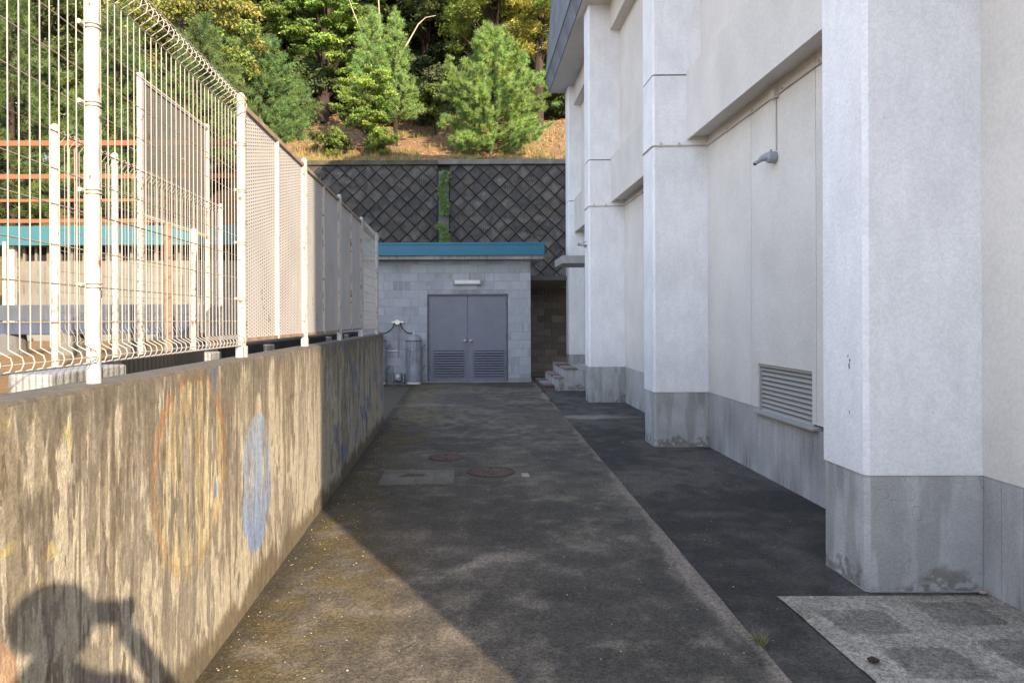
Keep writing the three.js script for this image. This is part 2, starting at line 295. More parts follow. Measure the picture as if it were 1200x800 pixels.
// ---------------------------------------------------------------- left concrete wall with worn paint
function wallColour(d, s) {
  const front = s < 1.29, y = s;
  const coarse = fbm(d * 1.3, y * 1.2, 301, 5), wd = d + 0.03 * (fbm(d * 4, y * 4, 299, 3) - 0.5), st1 = fbm(wd * 30, y * 4.2, 302, 5), st2 = fbm(wd * 9, y * 2.6, 303, 4), fine = fbm(d * 70, y * 40, 304, 3), grit = noise(d * 260, y * 260, 305);
  const g = 0.92 + 0.2 * (grit - 0.5) + 0.26 * (fine - 0.5), line = fbm(d * 120, y * 5, 300, 3);
  let base = mix3([146, 138, 125], [120, 112, 100], sstep(0.3, 0.7, st2 * 0.5 + coarse * 0.5));
  base = base.map((q) => q * (0.86 + 0.28 * line));
  if (front) {
    const cream = mix3([180, 173, 161], [188, 179, 158], sstep(0.35, 0.6, fbm(d * 0.9 + 3, y * 0.7, 308, 3))).map((q) => q * (0.93 + 0.14 * line));
    const cover = 0.36 * st1 + 0.36 * st2 + 0.28 * fbm(wd * 30, y * 10, 307, 5) + 0.3 * (coarse - 0.5) - 0.05 * sstep(0.95, 1.3, y) + 0.06 * sstep(0.35, 0.6, fbm(d * 0.7 + 5, 2, 309, 2));
    const m = sstep(0.42, 0.5, cover);
    base = mix3(base, cream, 0.9 * m);
    const rim = sstep(0.415, 0.435, cover) * (1 - m); base = mix3(base, [96, 86, 72], 0.3 * rim);
    // dirt that has run down from the top edge, each run with its own length
    const len = 0.06 + 0.75 * Math.pow(fbm(d * 17, 7, 324, 4), 2.2) * 1.6, top = 1.29 - y;
    base = mix3(base, [98, 87, 70], 0.5 * sstep(len + 0.05, len - 0.05, top + 0.1 * (fine - 0.5)) * sstep(0.3, 0.55, fbm(wd * 42, y * 3, 325, 3)));
    // form joints and pits
    const fj = Math.abs(((d + 0.55) % 1.8) - 0.9); if (fj < 0.006) base = mix3(base, [104, 95, 80], 0.6);
    if (noise(d * 75, y * 75, 326) > 0.955) base = mix3(base, [84, 76, 64], 0.55);
    // painted ring, disc, splashes
    const r = Math.hypot((d - 3.06) / 0.40, (y - 0.88) / 0.395) + 0.03 * (fbm(d * 6, y * 6, 310, 3) - 0.5);
    const ring = sstep(0.085, 0.055, Math.abs(r - 1)) * sstep(0.2, 0.42, fbm(d * 26, y * 6, 311, 4));
    base = mix3(base, mix3([196, 122, 66], [186, 146, 84], sstep(1.0, 0.6, y)), 0.45 * ring * (0.55 + 0.45 * m));
    if (r < 0.95) base = mix3(base, [214, 192, 130], 0.4 * sstep(0.46, 0.55, st1));
    const bl = Math.hypot((d - 4.02) / 0.31, (y - 0.62) / 0.385);
    const worn = sstep(0.34, 0.5, fbm(d * 30, y * 3, 312, 4) + 0.16 * sstep(0.75, 0.35, y));
    base = mix3(base, mix3([146, 163, 194], [120, 148, 200], sstep(0.65, 0.35, y)), 0.88 * sstep(1.0, 0.93, bl + 0.06 * (st1 - 0.5)) * worn * (0.6 + 0.4 * m));
    const sp = fbm(d * 9, y * 5.5, 313, 2); if (d > 2.75 && d < 3.55 && y > 0.7 && y < 1.1) base = mix3(base, [96, 124, 184], 0.8 * sstep(0.735, 0.76, sp));
    if (d > 3.22 && d < 3.42 && y > 1.12) base = mix3(base, [84, 116, 186], 0.85 * sstep(0.0, 0.02, 0.055 * (y - 1.12) / 0.17 - Math.abs(d - 3.32)));
    if (d > 6.2) base = mix3(base, [86, 106, 160], 0.75 * sstep(0.66, 0.7, fbm(d * 4, y * 4, 314, 3)) * (1 - m * 0.4));
    const og = Math.hypot((d - 1.66) / 0.2, (y - 0.58) / 0.2); base = mix3(base, [182, 146, 114], 0.75 * sstep(1, 0.94, og));
    const yl = fbm(d * 8, y * 8, 315, 3); if (d < 2.1) base = mix3(base, [206, 186, 110], 0.5 * sstep(0.62, 0.68, yl) * sstep(0.7, 0.9, y));
    // dirty foot and dark run-off with their own ragged outline
    const foot = sstep(-0.03, 0.07, 0.15 * fbm(d * 6, 1, 316, 3) + 0.14 * fbm(d * 16, y * 12, 320, 4) - y); base = mix3(base, [92, 80, 60], 0.75 * foot);
    const run = sstep(0.60, 0.66, fbm(d * 13, y * 1.1, 317, 4)) * sstep(0.15, 0.5, y); base = mix3(base, [108, 97, 82], 0.35 * run);
    const lip = sstep(0.0, 0.03, y - 1.215 - 0.09 * (st1 - 0.5) * 3); base = mix3(base, [104, 97, 86], 0.6 * lip);
    const fleck = sstep(0.66, 0.7, fbm(d * 42, y * 9, 318, 3)) * sstep(0.42, 0.6, fbm(d * 5, y * 3, 319, 3)); base = mix3(base, [92, 82, 70], 0.6 * fleck);
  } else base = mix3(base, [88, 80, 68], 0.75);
  return [base[0] * g, base[1] * g, base[2] * g];
}
{
  const wall = thing('concrete_wall', 'weathered low concrete wall with peeling paint, an orange ring and a blue disc', 'wall');
  const prof = []; const R = 0.014, xf = -1.11, xb = -1.255, H = 1.3;
  for (let i = 0; i <= 26; i++) prof.push([xf, -0.15 + (H - R + 0.15) * i / 26]);
  for (let i = 1; i <= 4; i++) { const a = i / 4 * Math.PI / 2; prof.push([xf - R + R * Math.cos(a), H - R + R * Math.sin(a)]); }
  for (let i = 1; i <= 4; i++) prof.push([lerp(xf - R, xb, i / 4), H]);
  prof.push([xb, H - 0.02], [xb, -0.15]);
  const arc = [-0.15]; for (let i = 1; i < prof.length; i++) arc.push(arc[i - 1] + Math.hypot(prof[i][0] - prof[i - 1][0], prof[i][1] - prof[i - 1][1]));
  function section(d0, d1, nd, w, h) {
    const t = tex(w, h, (u, v) => wallColour(lerp(d0, d1, u), v * 1.5), { clamp: true });
    const pos = [], uv = [], idx = [], np = prof.length;
    for (let i = 0; i <= nd; i++) for (let k = 0; k < np; k++) {
      const d = lerp(d0, d1, i / nd), [x, y] = prof[k], q = k < 33 ? 0.008 * (fbm(d * 3, y * 3, 330, 4) - 0.5) : 0, edge = k > 25 && k < 32 ? -0.012 * sstep(0.55, 0.75, fbm(d * 9, 4, 331, 3)) : 0;
      pos.push(x + q + edge, y + (k > 26 ? q + edge : 0), -d); uv.push(i / nd, arc[k] / 1.5);
    }
    for (let i = 0; i < nd; i++) for (let k = 0; k < np - 1; k++) { const a = i * np + k, b = a + 1, c = a + np, e = c + 1; idx.push(a, c, e, a, e, b); }
    const g = new THREE.BufferGeometry();
    g.setAttribute('position', new THREE.Float32BufferAttribute(pos, 3)); g.setAttribute('uv', new THREE.Float32BufferAttribute(uv, 2)); g.setIndex(idx); g.computeVertexNormals();
    part('wall_section', g, std({ map: t, bumpMap: t, bumpScale: 0.006, roughness: 0.95 }), wall);
  }
  section(-4, 1.2, 60, 512, 192);
  section(1.2, 6.2, 250, 2048, 640);
  section(6.2, 10.6, 120, 1024, 400);
  part('end_face', bx(xb + 0.003, xf - 0.006, -0.1, H - 0.012, 10.597, 10.606), M.darkConcrete, wall);
}

// raised yard behind the wall
const ochreTex = tex(512, 512, (u, v) => { const c = 0.85 + 0.3 * (fbm(u * 8, v * 8, 341, 5, 8) - 0.5) + 0.12 * (noise(u * 128, v * 128, 342, 128) - 0.5); return [158 * c, 116 * c, 58 * c]; }, { size: 2.5 });
structure('raised_yard', prismY([[-60, -20], [-1.262, -20], [-1.262, 2.7], [-1.62, 2.7], [-1.62, 10.55], [-3.3, 10.55], [-3.3, 22], [-60, 22]], -0.3, 1.15), std({ map: ochreTex, bumpMap: concreteBump, bumpScale: 0.01 }));
{
  const k0 = thing('ditch_kerb', 'low kerb of grey piers with black boards standing in for the dark ditch behind the fence', 'kerb');
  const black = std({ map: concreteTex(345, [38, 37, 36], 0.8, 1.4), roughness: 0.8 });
  for (let d = 2.7, k = 0; d < 10.5; k++) {   // short grey piers; boards coloured black for the dark void under the fence
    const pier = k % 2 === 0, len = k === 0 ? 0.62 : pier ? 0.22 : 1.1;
    part(pier ? 'kerb_stone' : 'dark_gap_board', rbx(-1.66, pier ? -1.50 : -1.53, 0.3, pier ? 1.305 : 1.325, d + 0.003, d + len - 0.003, 0.01), pier ? M.concrete : black, k0);
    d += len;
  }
}

// ---------------------------------------------------------------- building on the right
const B = thing('white_building', 'white two storey building with broad pillars, grey plinth and dark overhanging eaves', 'building', [0, 0, 0], -0.0104);
const PH = 0.632, XS = 2.18, XW = 2.82, SP = 4.64, CH = 0.025;
const pillarD = [4.09 - SP, 4.09, 4.09 + SP, 4.09 + 2 * SP, 4.09 + 3 * SP];
const pillarOutline = (x, d0, d1, inset = 0, xi = XW + 0.1) => [[x + inset + CH, d0 + inset], [xi, d0 + inset], [xi, d1 - inset], [x + inset + CH, d1 - inset], [x + inset, d1 - inset - CH], [x + inset, d0 + inset + CH]];
pillarD.forEach((d, i) => {
  const x = i === 4 ? 2.44 : XS, d0 = i === 0 ? d - 0.45 : d, d1 = d + 0.5;
  const top = i < 4 ? 7.18 : 7.16, p = part('pillar', prismY(pillarOutline(x, d0, d1), PH, 4.355, i * 0.7, i * 0.3), M.white, B);
  part('pillar_upper', prismY(pillarOutline(x, d0, d1), 4.372, top, i * 0.7 + 0.4, 0.2), M.white, p);
  part('pillar_core', prismY(pillarOutline(x, d0, d1, 0.018), 4.30, 4.42), M.joint, p);
  part('pillar_plinth', prismY(pillarOutline(x, d0, d1, 0.007), -0.1, PH, i * 0.93 + (i === 1 ? 0.25 : 0), 0.007), M.plinth, p);
});
// bays: wall panels, plinth, spandrel, upper wall
for (let i = 0; i < 4; i++) {
  const d0 = pillarD[i] + 0.5, d1 = pillarD[i + 1], J = 0.008;
  const cuts = i === 1 ? [d0, 6.02, 7.39, d1] : [d0, d0 + (d1 - d0) / 3, d0 + (d1 - d0) * 2 / 3, d1];
  for (let k = 0; k < 3; k++) {
    const louvre = i === 1 && k === 1;
    if (louvre) part('wall_panel', [bx(XW, XW + 0.1, 1.06, 3.64, cuts[k] + J / 2, cuts[k + 1] - J / 2), bx(XW, XW + 0.1, PH, 1.06, 7.24, cuts[k + 1] - J / 2), bx(XW, XW + 0.1, PH, 1.06, cuts[k] + J / 2, 6.1)], M.beige, B);
    else part('wall_panel', bx(XW, XW + 0.1, PH, 3.64, cuts[k] + (k ? J / 2 : 0), cuts[k + 1] - (k < 2 ? J / 2 : 0), i * 1.1 + k * 0.37, k * 0.21), M.beige, B);
  }
  part('plinth_wall', i === 1 ? [bx(XW + 0.006, XW + 0.09, -0.1, 0.588, d0, 7.24), bx(XW + 0.006, XW + 0.09, -0.1, PH, 7.241, d1)] : bx(XW + 0.006, XW + 0.09, -0.1, PH, d0, d1, i * 0.8), M.plinthBoard, B);
  part('spandrel', prismD([[2.578, 3.60], [2.578, 4.41], [2.75, 4.56], [2.75, 6.70], [2.575, 6.70], [2.575, 7.17], [3.0, 7.17], [3.0, 3.64], [2.62, 3.64], [2.62, 3.625], [2.603, 3.625], [2.603, 3.60]], d0, d1), M.beige, B);
}
part('wall_core', [bx(XW + 0.085, 3.2, -0.1, 7.17, -0.9, 5.9), bx(XW + 0.4, 3.22, -0.05, 7.1, 5.9, 7.4), bx(XW + 0.085, 3.2, 1.1, 7.17, 5.9, 7.4), bx(XW + 0.085, 3.2, -0.1, 7.17, 7.4, 18.4)], M.joint, B);
part('end_wall', bx(2.95, 12, -0.1, 7.18, -0.96, -0.6), M.beige, B);
part('far_end_wall', bx(2.92, 3.9, -0.1, 7.18, 18.2, 18.48), M.beige, B);
// eaves, fascia and roof mass, unseen height and width shaped for its shadow
const eave = [[2.04, 7.18], [1.955, 7.52], [2.12, 9.55], [3.2, 9.55], [3.2, 7.18]];
part('eaves', prismD(eave, 13.0, 18.6), M.fascia, B);
part('eaves', prismD([[2.04, 7.18], [1.955, 7.52], [2.26, 11.6], [12, 11.6], [12, 7.18]], -0.98, 12.985), M.fascia, B);  // tall unseen upper part added so its shadow covers the retaining wall
part('soffit', bx(2.06, 3.0, 7.165, 7.178, -0.95, 18.58), M.beige, B);
part('fascia_seam', prismD([[1.951, 7.50], [1.951, 7.54], [1.966, 7.54], [1.966, 7.50]], -0.95, 18.6), M.joint, B);
// vent louvre low in the wall
{
  const v = part('vent_louvre', [bx(XW + 0.012, XW + 0.06, 1.035, 1.06, 6.1, 7.24), bx(XW + 0.012, XW + 0.06, 0.60, 1.06, 7.215, 7.24), bx(XW + 0.012, XW + 0.06, 0.60, 1.06, 6.1, 6.125)], M.louvre, B);
  for (let k = 0; k < 10; k++) { const g = new THREE.BoxGeometry(0.06, 0.004, 1.09); g.rotateZ(0.75); g.translate(XW + 0.045, 0.63 + k * 0.043, -6.67); part('slat', g, M.louvre, v); }
  part('sill', prismD([[XW - 0.045, 0.585], [XW - 0.045, 0.60], [XW + 0.05, 0.615], [XW + 0.05, 0.585]], 6.0, 7.27), M.louvre, v);
  part('vent_back', bx(XW + 0.34, XW + 0.36, 0.5, 1.1, 6.0, 7.3), M.concrete, v);
}
// conduit round the pillars and under the spandrels
{
  const Y = 3.53, pts = (i) => {
    const x = i === 4 ? 2.44 : XS, d = pillarD[i], o = 0.008;
    return [V(x - o, Y, d + 0.5 - 0.02), V(x - o, Y, d + CH - o), V(x + CH - o, Y, d - o), V(XW - 0.012, Y, d - o), V(XW - 0.012, Y, pillarD[i - 1] + 0.5)];
  };
  for (let i = 1; i < 4; i++) {
    const c = part('conduit', wireTube(pts(i), 0.0095, 6), M.conduit, B);
    for (const f of [0.18, 0.75]) part('clip', bx(lerp(XS + CH, 2.578, f) - 0.012, lerp(XS + CH, 2.578, f) + 0.012, Y - 0.012, Y + 0.035, pillarD[i] - 0.02, pillarD[i] + 0.001), M.conduit, c);
    for (let k = 0; k < 5; k++) part('clip', bx(XW - 0.022, XW + 0.001, Y - 0.012, Y + 0.03, pillarD[i] - 0.7 - k * 0.7, pillarD[i] - 0.68 - k * 0.7), M.conduit, c);
  }
  const j = part('junction_box', rbx(XW - 0.05, XW + 0.001, Y - 0.035, Y + 0.045, 6.72, 6.82), M.conduit, B);
  part('drop_conduit', wireTube([V(XW - 0.009, Y - 0.03, 6.77), V(XW - 0.009, 3.03, 6.77)], 0.0085, 6), M.conduit, j);
}
for (const [y, d, r] of [[1.28, 4.27, 0.006], [1.255, 4.25, 0.01], [1.22, 4.255, 0.013], [1.24, 4.2, 0.004], [0.96, 4.255, 0.008], [2.3, 4.35, 0.005], [1.9, 4.42, 0.004]]) { const g = new THREE.CircleGeometry(r, 9), p = g.attributes.position; for (let i = 1; i < p.count; i++) { const k = 0.6 + 0.8 * hash(i % 9, Math.floor(y * 100), 3); p.setXY(i, p.getX(i) * k * 0.7, p.getY(i) * k * 1.3); } g.rotateY(-Math.PI / 2); g.translate(XS - 0.0015, y, -d); part('paint_chip', g, M.concrete, B); }
// entrance canopy and steps
part('door_canopy', rbx(1.93, 2.9, 2.64, 2.80, 15.2, 16.5, 0.01), M.concrete, B);
const stepTile = std({ map: concreteTex(271, [132, 118, 108], 0.6, 1.2), bumpMap: concreteBump, bumpScale: 0.003 });
const tileRed = std({ map: concreteTex(281, [98, 74, 62], 0.6, 1.2) }), tilePale = std({ map: concreteTex(291, [142, 139, 134], 0.6, 1.0) });
{
  const st = thing('entrance_steps', 'short flight of cracked concrete entrance steps with tiled treads beside the pillar', 'steps', [0, 0, 0], -0.0104);
  const lv = [[1.59, 0.10], [1.80, 0.285], [1.99, 0.475]];
  lv.forEach(([x, y], i) => {
    const e = i < 2 ? lv[i + 1][0] : 2.9;
    const s = part('step', bx(x + 0.015, e + 0.02, -0.1, y - 0.035, 15.6 + 0.01 * i, 17.6, i), i ? M.plinth : M.darkConcrete, st);
    for (let k = 0; k < 6; k++) part('tread_tile', rbx(x, Math.min(e + 0.01, x + 0.3), y - 0.034, y, 15.58 + k * 0.335, 15.58 + k * 0.335 + 0.328, 0.006), [tileRed, tilePale, stepTile][(i + k * 2 + (k > 2 ? 1 : 0)) % 3], s);
  });
}
// round wall lamp and its arm
{
  const l = thing('wall_light', 'small grey wall mounted security light hanging from a thin conduit', 'light', [XW + 0.0104 * 6.77, 2.97, -6.77]); l.scale.setScalar(0.85);
  const b = new THREE.LatheGeometry([[0, 0], [0.06, 0], [0.064, 0.01], [0.062, 0.08], [0.05, 0.094], [0, 0.097]].map(([a, c]) => new THREE.Vector2(a, c)), 24); b.rotateZ(Math.PI / 2);
  part('housing', b, M.greyPlastic, l);
  const arm = limb([new THREE.Vector3(-0.06, 0.01, -0.01), new THREE.Vector3(-0.11, 0.005, -0.04), new THREE.Vector3(-0.15, -0.02, -0.075)], [0.055, 0.042, 0.022], 12); part('arm', arm, M.greyPlastic, l);
  const h = part('lamp_head', smoothTube([new THREE.Vector3(-0.14, -0.015, -0.065), new THREE.Vector3(-0.165, -0.032, -0.09), new THREE.Vector3(-0.18, -0.042, -0.105)], 0.022, 6, 12), M.greyPlastic, l);
  const lens = new THREE.SphereGeometry(0.02, 14, 10); lens.translate(-0.182, -0.046, -0.104); part('lens', lens, M.rubber, h);
  part('cable_gland', cyl(0.011, 0.011, -0.05, 0.06, 0.085, 0, 10), M.greyPlastic, l);
}
{
  const l = thing('spot_light', 'small round metal spotlight on the pillar above the entrance canopy', 'light', [XS + 0.0104 * 13.6, 2.87, -13.6]);
  const b = new THREE.CylinderGeometry(0.055, 0.06, 0.05, 18); b.rotateZ(Math.PI / 2); b.translate(-0.025, 0, 0); part('base', b, M.steel, l);
  const s = new THREE.CylinderGeometry(0.035, 0.02, 0.12, 14); s.rotateZ(Math.PI / 2 - 0.2); s.translate(-0.1, -0.005, 0); part('spot', s, M.steel, l);
}

// ---------------------------------------------------------------- shed at the end of the lane
{
  const S = thing('block_shed', 'grey concrete block shed with a teal roof edge and grey double doors', 'shed', [0, 0, 0]);
  const D = 17.57, x0 = -3.0, x1 = 1.66, bw = 0.4, bh = 0.2, top = 2.9;
  part('wall_core', [bx(x0 + 0.01, -0.80, -0.1, top, D + 0.006, D + 3), bx(1.125, x1 - 0.008, -0.1, top, D + 0.006, D + 3), bx(-0.8, 1.125, 2.1, top, D + 0.006, D + 3)], M.mortar, S);
  const tones = [[170, 173, 177], [166, 169, 173], [175, 177, 180], [168, 170, 172]].map((c, i) => std({ map: concreteTex(400 + i * 10, c, 1.7, 0.4), bumpMap: concreteBump, bumpScale: 0.004 }));
  reseed(9);
  for (let r = 0; r < 15; r++) {
    const y0 = r * bh + 0.004, y1 = Math.min((r + 1) * bh - 0.004, top - 0.003);
    for (let c = -1; c < 13; c++) {
      let a = x0 + c * bw + (r % 2) * bw / 2, b = a + bw - 0.008; a = Math.max(a, x0); b = Math.min(b, x1); if (b - a < 0.03) continue;
      const pieces = [];
      if (y0 < 2.09) { if (a < -0.80) pieces.push([a, Math.min(b, -0.80)]); if (b > 1.125) pieces.push([Math.max(a, 1.125), b]); } else pieces.push([a, b]);
      for (const [p, q] of pieces) if (q - p > 0.03) { const g = bx(p, q, y0, y1, D - 0.001 - rr(0, 0.003), D + 0.03, rnd() * 3, rnd() * 3); part('block', g, tones[Math.floor(rnd() * 4)], S); }
    }
  }
  part('back_wall', bx(-0.81, 1.135, -0.1, top, D + 2.8, D + 2.99), M.mortar, S);
  part('footing', bx(x0, -0.82, -0.1, 0.06, D - 0.03, D - 0.004), M.concrete, S);
  part('footing', bx(1.14, x1 + 0.01, -0.1, 0.1, D - 0.03, D - 0.004), M.concrete, S);
  const R = part('roof', bx(x0 - 0.3, 1.95, 2.985, 3.27, 17.18, 21), M.teal, S);
  part('roof_lip', bx(x0 - 0.31, 1.96, 3.235, 3.285, 17.165, 17.178), M.teal, R);
  part('eaves_slab', bx(x0 - 0.25, 1.93, 2.90, 2.983, 17.24, 20.9), M.concrete, R);
  // doors
  const frame = part('door_frame', [bx(-0.80, -0.765, 0, 2.1, D + 0.02, D + 0.1), bx(1.09, 1.125, 0, 2.1, D + 0.02, D + 0.1), bx(-0.765, 1.09, 2.06, 2.1, D + 0.02, D + 0.1)], M.doorDark, S);
  part('threshold', bx(-0.8, 1.125, -0.05, 0.025, D - 0.02, D + 0.1), M.concrete, S);
  for (const [a, b, k] of [[-0.762, 0.160, 0], [0.168, 1.088, 1]]) {
    const la = k ? 0.30 : -0.65, lb = la + 0.73, e0 = D + 0.05, e1 = D + 0.085;   // the leaf is cut out behind its louvre
    const lf = part('door_leaf', [bx(a, b, 0.76, 2.055, e0, e1, k, 0), bx(a, b, 0.03, 0.13, e0, e1, k, 0), bx(a, la, 0.13, 0.76, e0, e1, k, 0), bx(lb, b, 0.13, 0.76, e0, e1, k, 0)], M.door, S);
    part('louvre_frame', [bx(la - 0.02, lb + 0.02, 0.75, 0.772, D + 0.03, D + 0.049), bx(la - 0.02, lb + 0.02, 0.12, 0.142, D + 0.03, D + 0.049), bx(la - 0.02, la, 0.142, 0.75, D + 0.03, D + 0.049), bx(lb, lb + 0.02, 0.142, 0.75, D + 0.03, D + 0.049)], M.door, lf);
    for (let q = 0; q < 10; q++) { const g = new THREE.BoxGeometry(lb - la, 0.05, 0.004); g.rotateX(-0.75); g.translate((la + lb) / 2, 0.175 + q * 0.06, -(D + 0.025)); part('louvre_slat', g, M.door, lf); }
    const kn = new THREE.SphereGeometry(0.032, 14, 10); kn.translate(k ? 0.235 : 0.095, 0.985, -(D - 0.0)); part('knob', kn, M.steel, lf);
    const ro = new THREE.CylinderGeometry(0.036, 0.036, 0.012, 16); ro.rotateX(Math.PI / 2); ro.translate(k ? 0.235 : 0.095, 0.985, -(D + 0.043)); part('knob_plate', ro, M.steel, lf);
    for (const hy of [0.3, 1.05, 1.8]) part('hinge', cyl(0.01, 0.01, k ? 1.085 : -0.76, hy, hy + 0.1, D + 0.04, 8), M.doorDark, lf);
  }
  // lamp above the door
  const l = thing('strip_light', 'white strip light mounted on the shed wall above the double doors', 'light', [0.155, 2.37, -D]);
  part('cover', (() => { const g = new RoundedBoxGeometry(0.66, 0.11, 0.1, 4, 0.045); g.translate(0, 0, 0.055); return g; })(), M.lampCover, l);
  part('end_cap', bx(-0.335, -0.3, -0.06, 0.06, -0.11, -0.002), M.greyPlastic, l);
  part('end_cap', bx(0.3, 0.335, -0.06, 0.06, -0.11, -0.002), M.greyPlastic, l);
  // gas cylinders
  const gas = (x, label) => {
    const t = thing('gas_cylinder', label, 'gas cylinder', [x, 0.0, -(D - 0.3)], 0, 'gas cylinders against the shed wall');
    const g = new THREE.LatheGeometry([[0.16, 0.02], [0.165, 0.05], [0.188, 0.07], [0.188, 0.98], [0.18, 1.04], [0.15, 1.1], [0.09, 1.14], [0, 1.15]].map(([a, b]) => new THREE.Vector2(a, b)), 30); part('tank', metreUV(toCreasedNormals(g, 0.5)), M.cyl, t);
    const ring = new THREE.CylinderGeometry(0.17, 0.17, 0.06, 24, 1, true); ring.translate(0, 0.03, 0); part('foot_ring', ring, M.lampCover, t);
    const band = new THREE.CylinderGeometry(0.1895, 0.1895, 0.025, 30, 1, true); band.translate(0, 1.0, 0); part('band', band, M.wireRust, t);
    const chain = new THREE.TorusGeometry(0.193, 0.006, 6, 30); chain.rotateX(Math.PI / 2); chain.translate(0, 0.8, 0); part('chain', chain, M.steel, t);
    part('valve', [cyl(0.025, 0.02, 0, 1.14, 1.2, 0, 10), cyl(0.035, 0.035, 0, 1.2, 1.215, 0, 12)], M.steel, t);
    for (const y of [0.35, 0.85]) part('bracket', wireTube([new THREE.Vector3(0.19, y - 0.04, 0), new THREE.Vector3(0.25, y + 0.06, -0.25)], 0.008), M.doorDark, t);
  };
  gas(-1.10, 'pale grey gas cylinder standing beside the shed door');
  gas(-1.93, 'pale grey gas cylinder half hidden behind the end of the concrete wall');
  const g = thing('gas_regulator', 'gas regulator with two black hoses fixed to the shed wall above the cylinders', 'regulator', [-1.5, 1.42, -D]);
  const body = new THREE.CylinderGeometry(0.06, 0.07, 0.07, 16); body.rotateX(Math.PI / 2); body.translate(0, 0.02, 0.06); part('body', body, M.steel, g);
  part('crossbar', bx(-0.14, 0.14, 0, 0.04, -0.06, -0.02), M.steel, g);
  part('hose', smoothTube([new THREE.Vector3(-0.06, 0, 0.06), new THREE.Vector3(-0.13, -0.14, 0.12), new THREE.Vector3(-0.28, -0.24, 0.2), new THREE.Vector3(-0.43, -0.24, 0.3)], 0.013), M.rubber, g);
  part('hose', smoothTube([new THREE.Vector3(0.06, 0, 0.06), new THREE.Vector3(0.13, -0.14, 0.12), new THREE.Vector3(0.26, -0.24, 0.2), new THREE.Vector3(0.40, -0.24, 0.3)], 0.013), M.rubber, g);
  part('pipe', wireTube([new THREE.Vector3(0.02, 0, 0.03), new THREE.Vector3(0.02, -0.82, 0.03)], 0.014, 8), M.greyPlastic, g);
  part('branch_pipe', wireTube([new THREE.Vector3(0.02, -0.66, 0.03), new THREE.Vector3(-0.32, -0.68, 0.03)], 0.012, 8), M.steel, g);
  const me = thing('gas_meter', 'small grey gas meter with pipes low on the shed wall between the cylinders', 'meter', [-1.52, 0.02, -(D - 0.12)]);
  part('case', (() => { const q = new RoundedBoxGeometry(0.17, 0.2, 0.12, 3, 0.03); q.translate(0.03, 0.13, 0); return q; })(), M.greyPlastic, me);
  part('dial', (() => { const q = new THREE.CylinderGeometry(0.045, 0.045, 0.01, 18); q.rotateX(Math.PI / 2); q.translate(0.03, 0.15, 0.064); return q; })(), M.lampCover, me);
  for (const x of [-0.22, -0.1, 0.16]) part('pipe', cyl(0.028, 0.028, x, 0, 0.26 + 0.05 * Math.sin(x * 30), 0.02, 12), M.concrete, me);
}
// passage between shed and building, block wall behind; slab overhead added to darken it
{
  const w = thing('passage_wall', 'dark concrete block wall under an added shade slab in the gap between shed and building', 'wall');
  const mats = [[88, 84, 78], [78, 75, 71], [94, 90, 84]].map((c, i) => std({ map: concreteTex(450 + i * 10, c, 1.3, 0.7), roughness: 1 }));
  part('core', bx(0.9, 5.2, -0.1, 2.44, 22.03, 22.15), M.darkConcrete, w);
  part('added_shade_slab', bx(1.665, 5.2, 2.46, 2.56, 18.3, 22.2), M.darkConcrete, w);  // slab added to throw the gap below into shade
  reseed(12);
  for (let r = 0; r < 12; r++) for (let c = 0; c < 10; c++) { const a = 0.9 + c * 0.4 - (r % 2) * 0.2, y = r * 0.2; part('block', bx(a, a + 0.392, y + 0.003, y + 0.194, 22.0 - rr(0, 0.006), 22.04, rnd(), rnd()), mats[Math.floor(rnd() * 3)], w); }
}

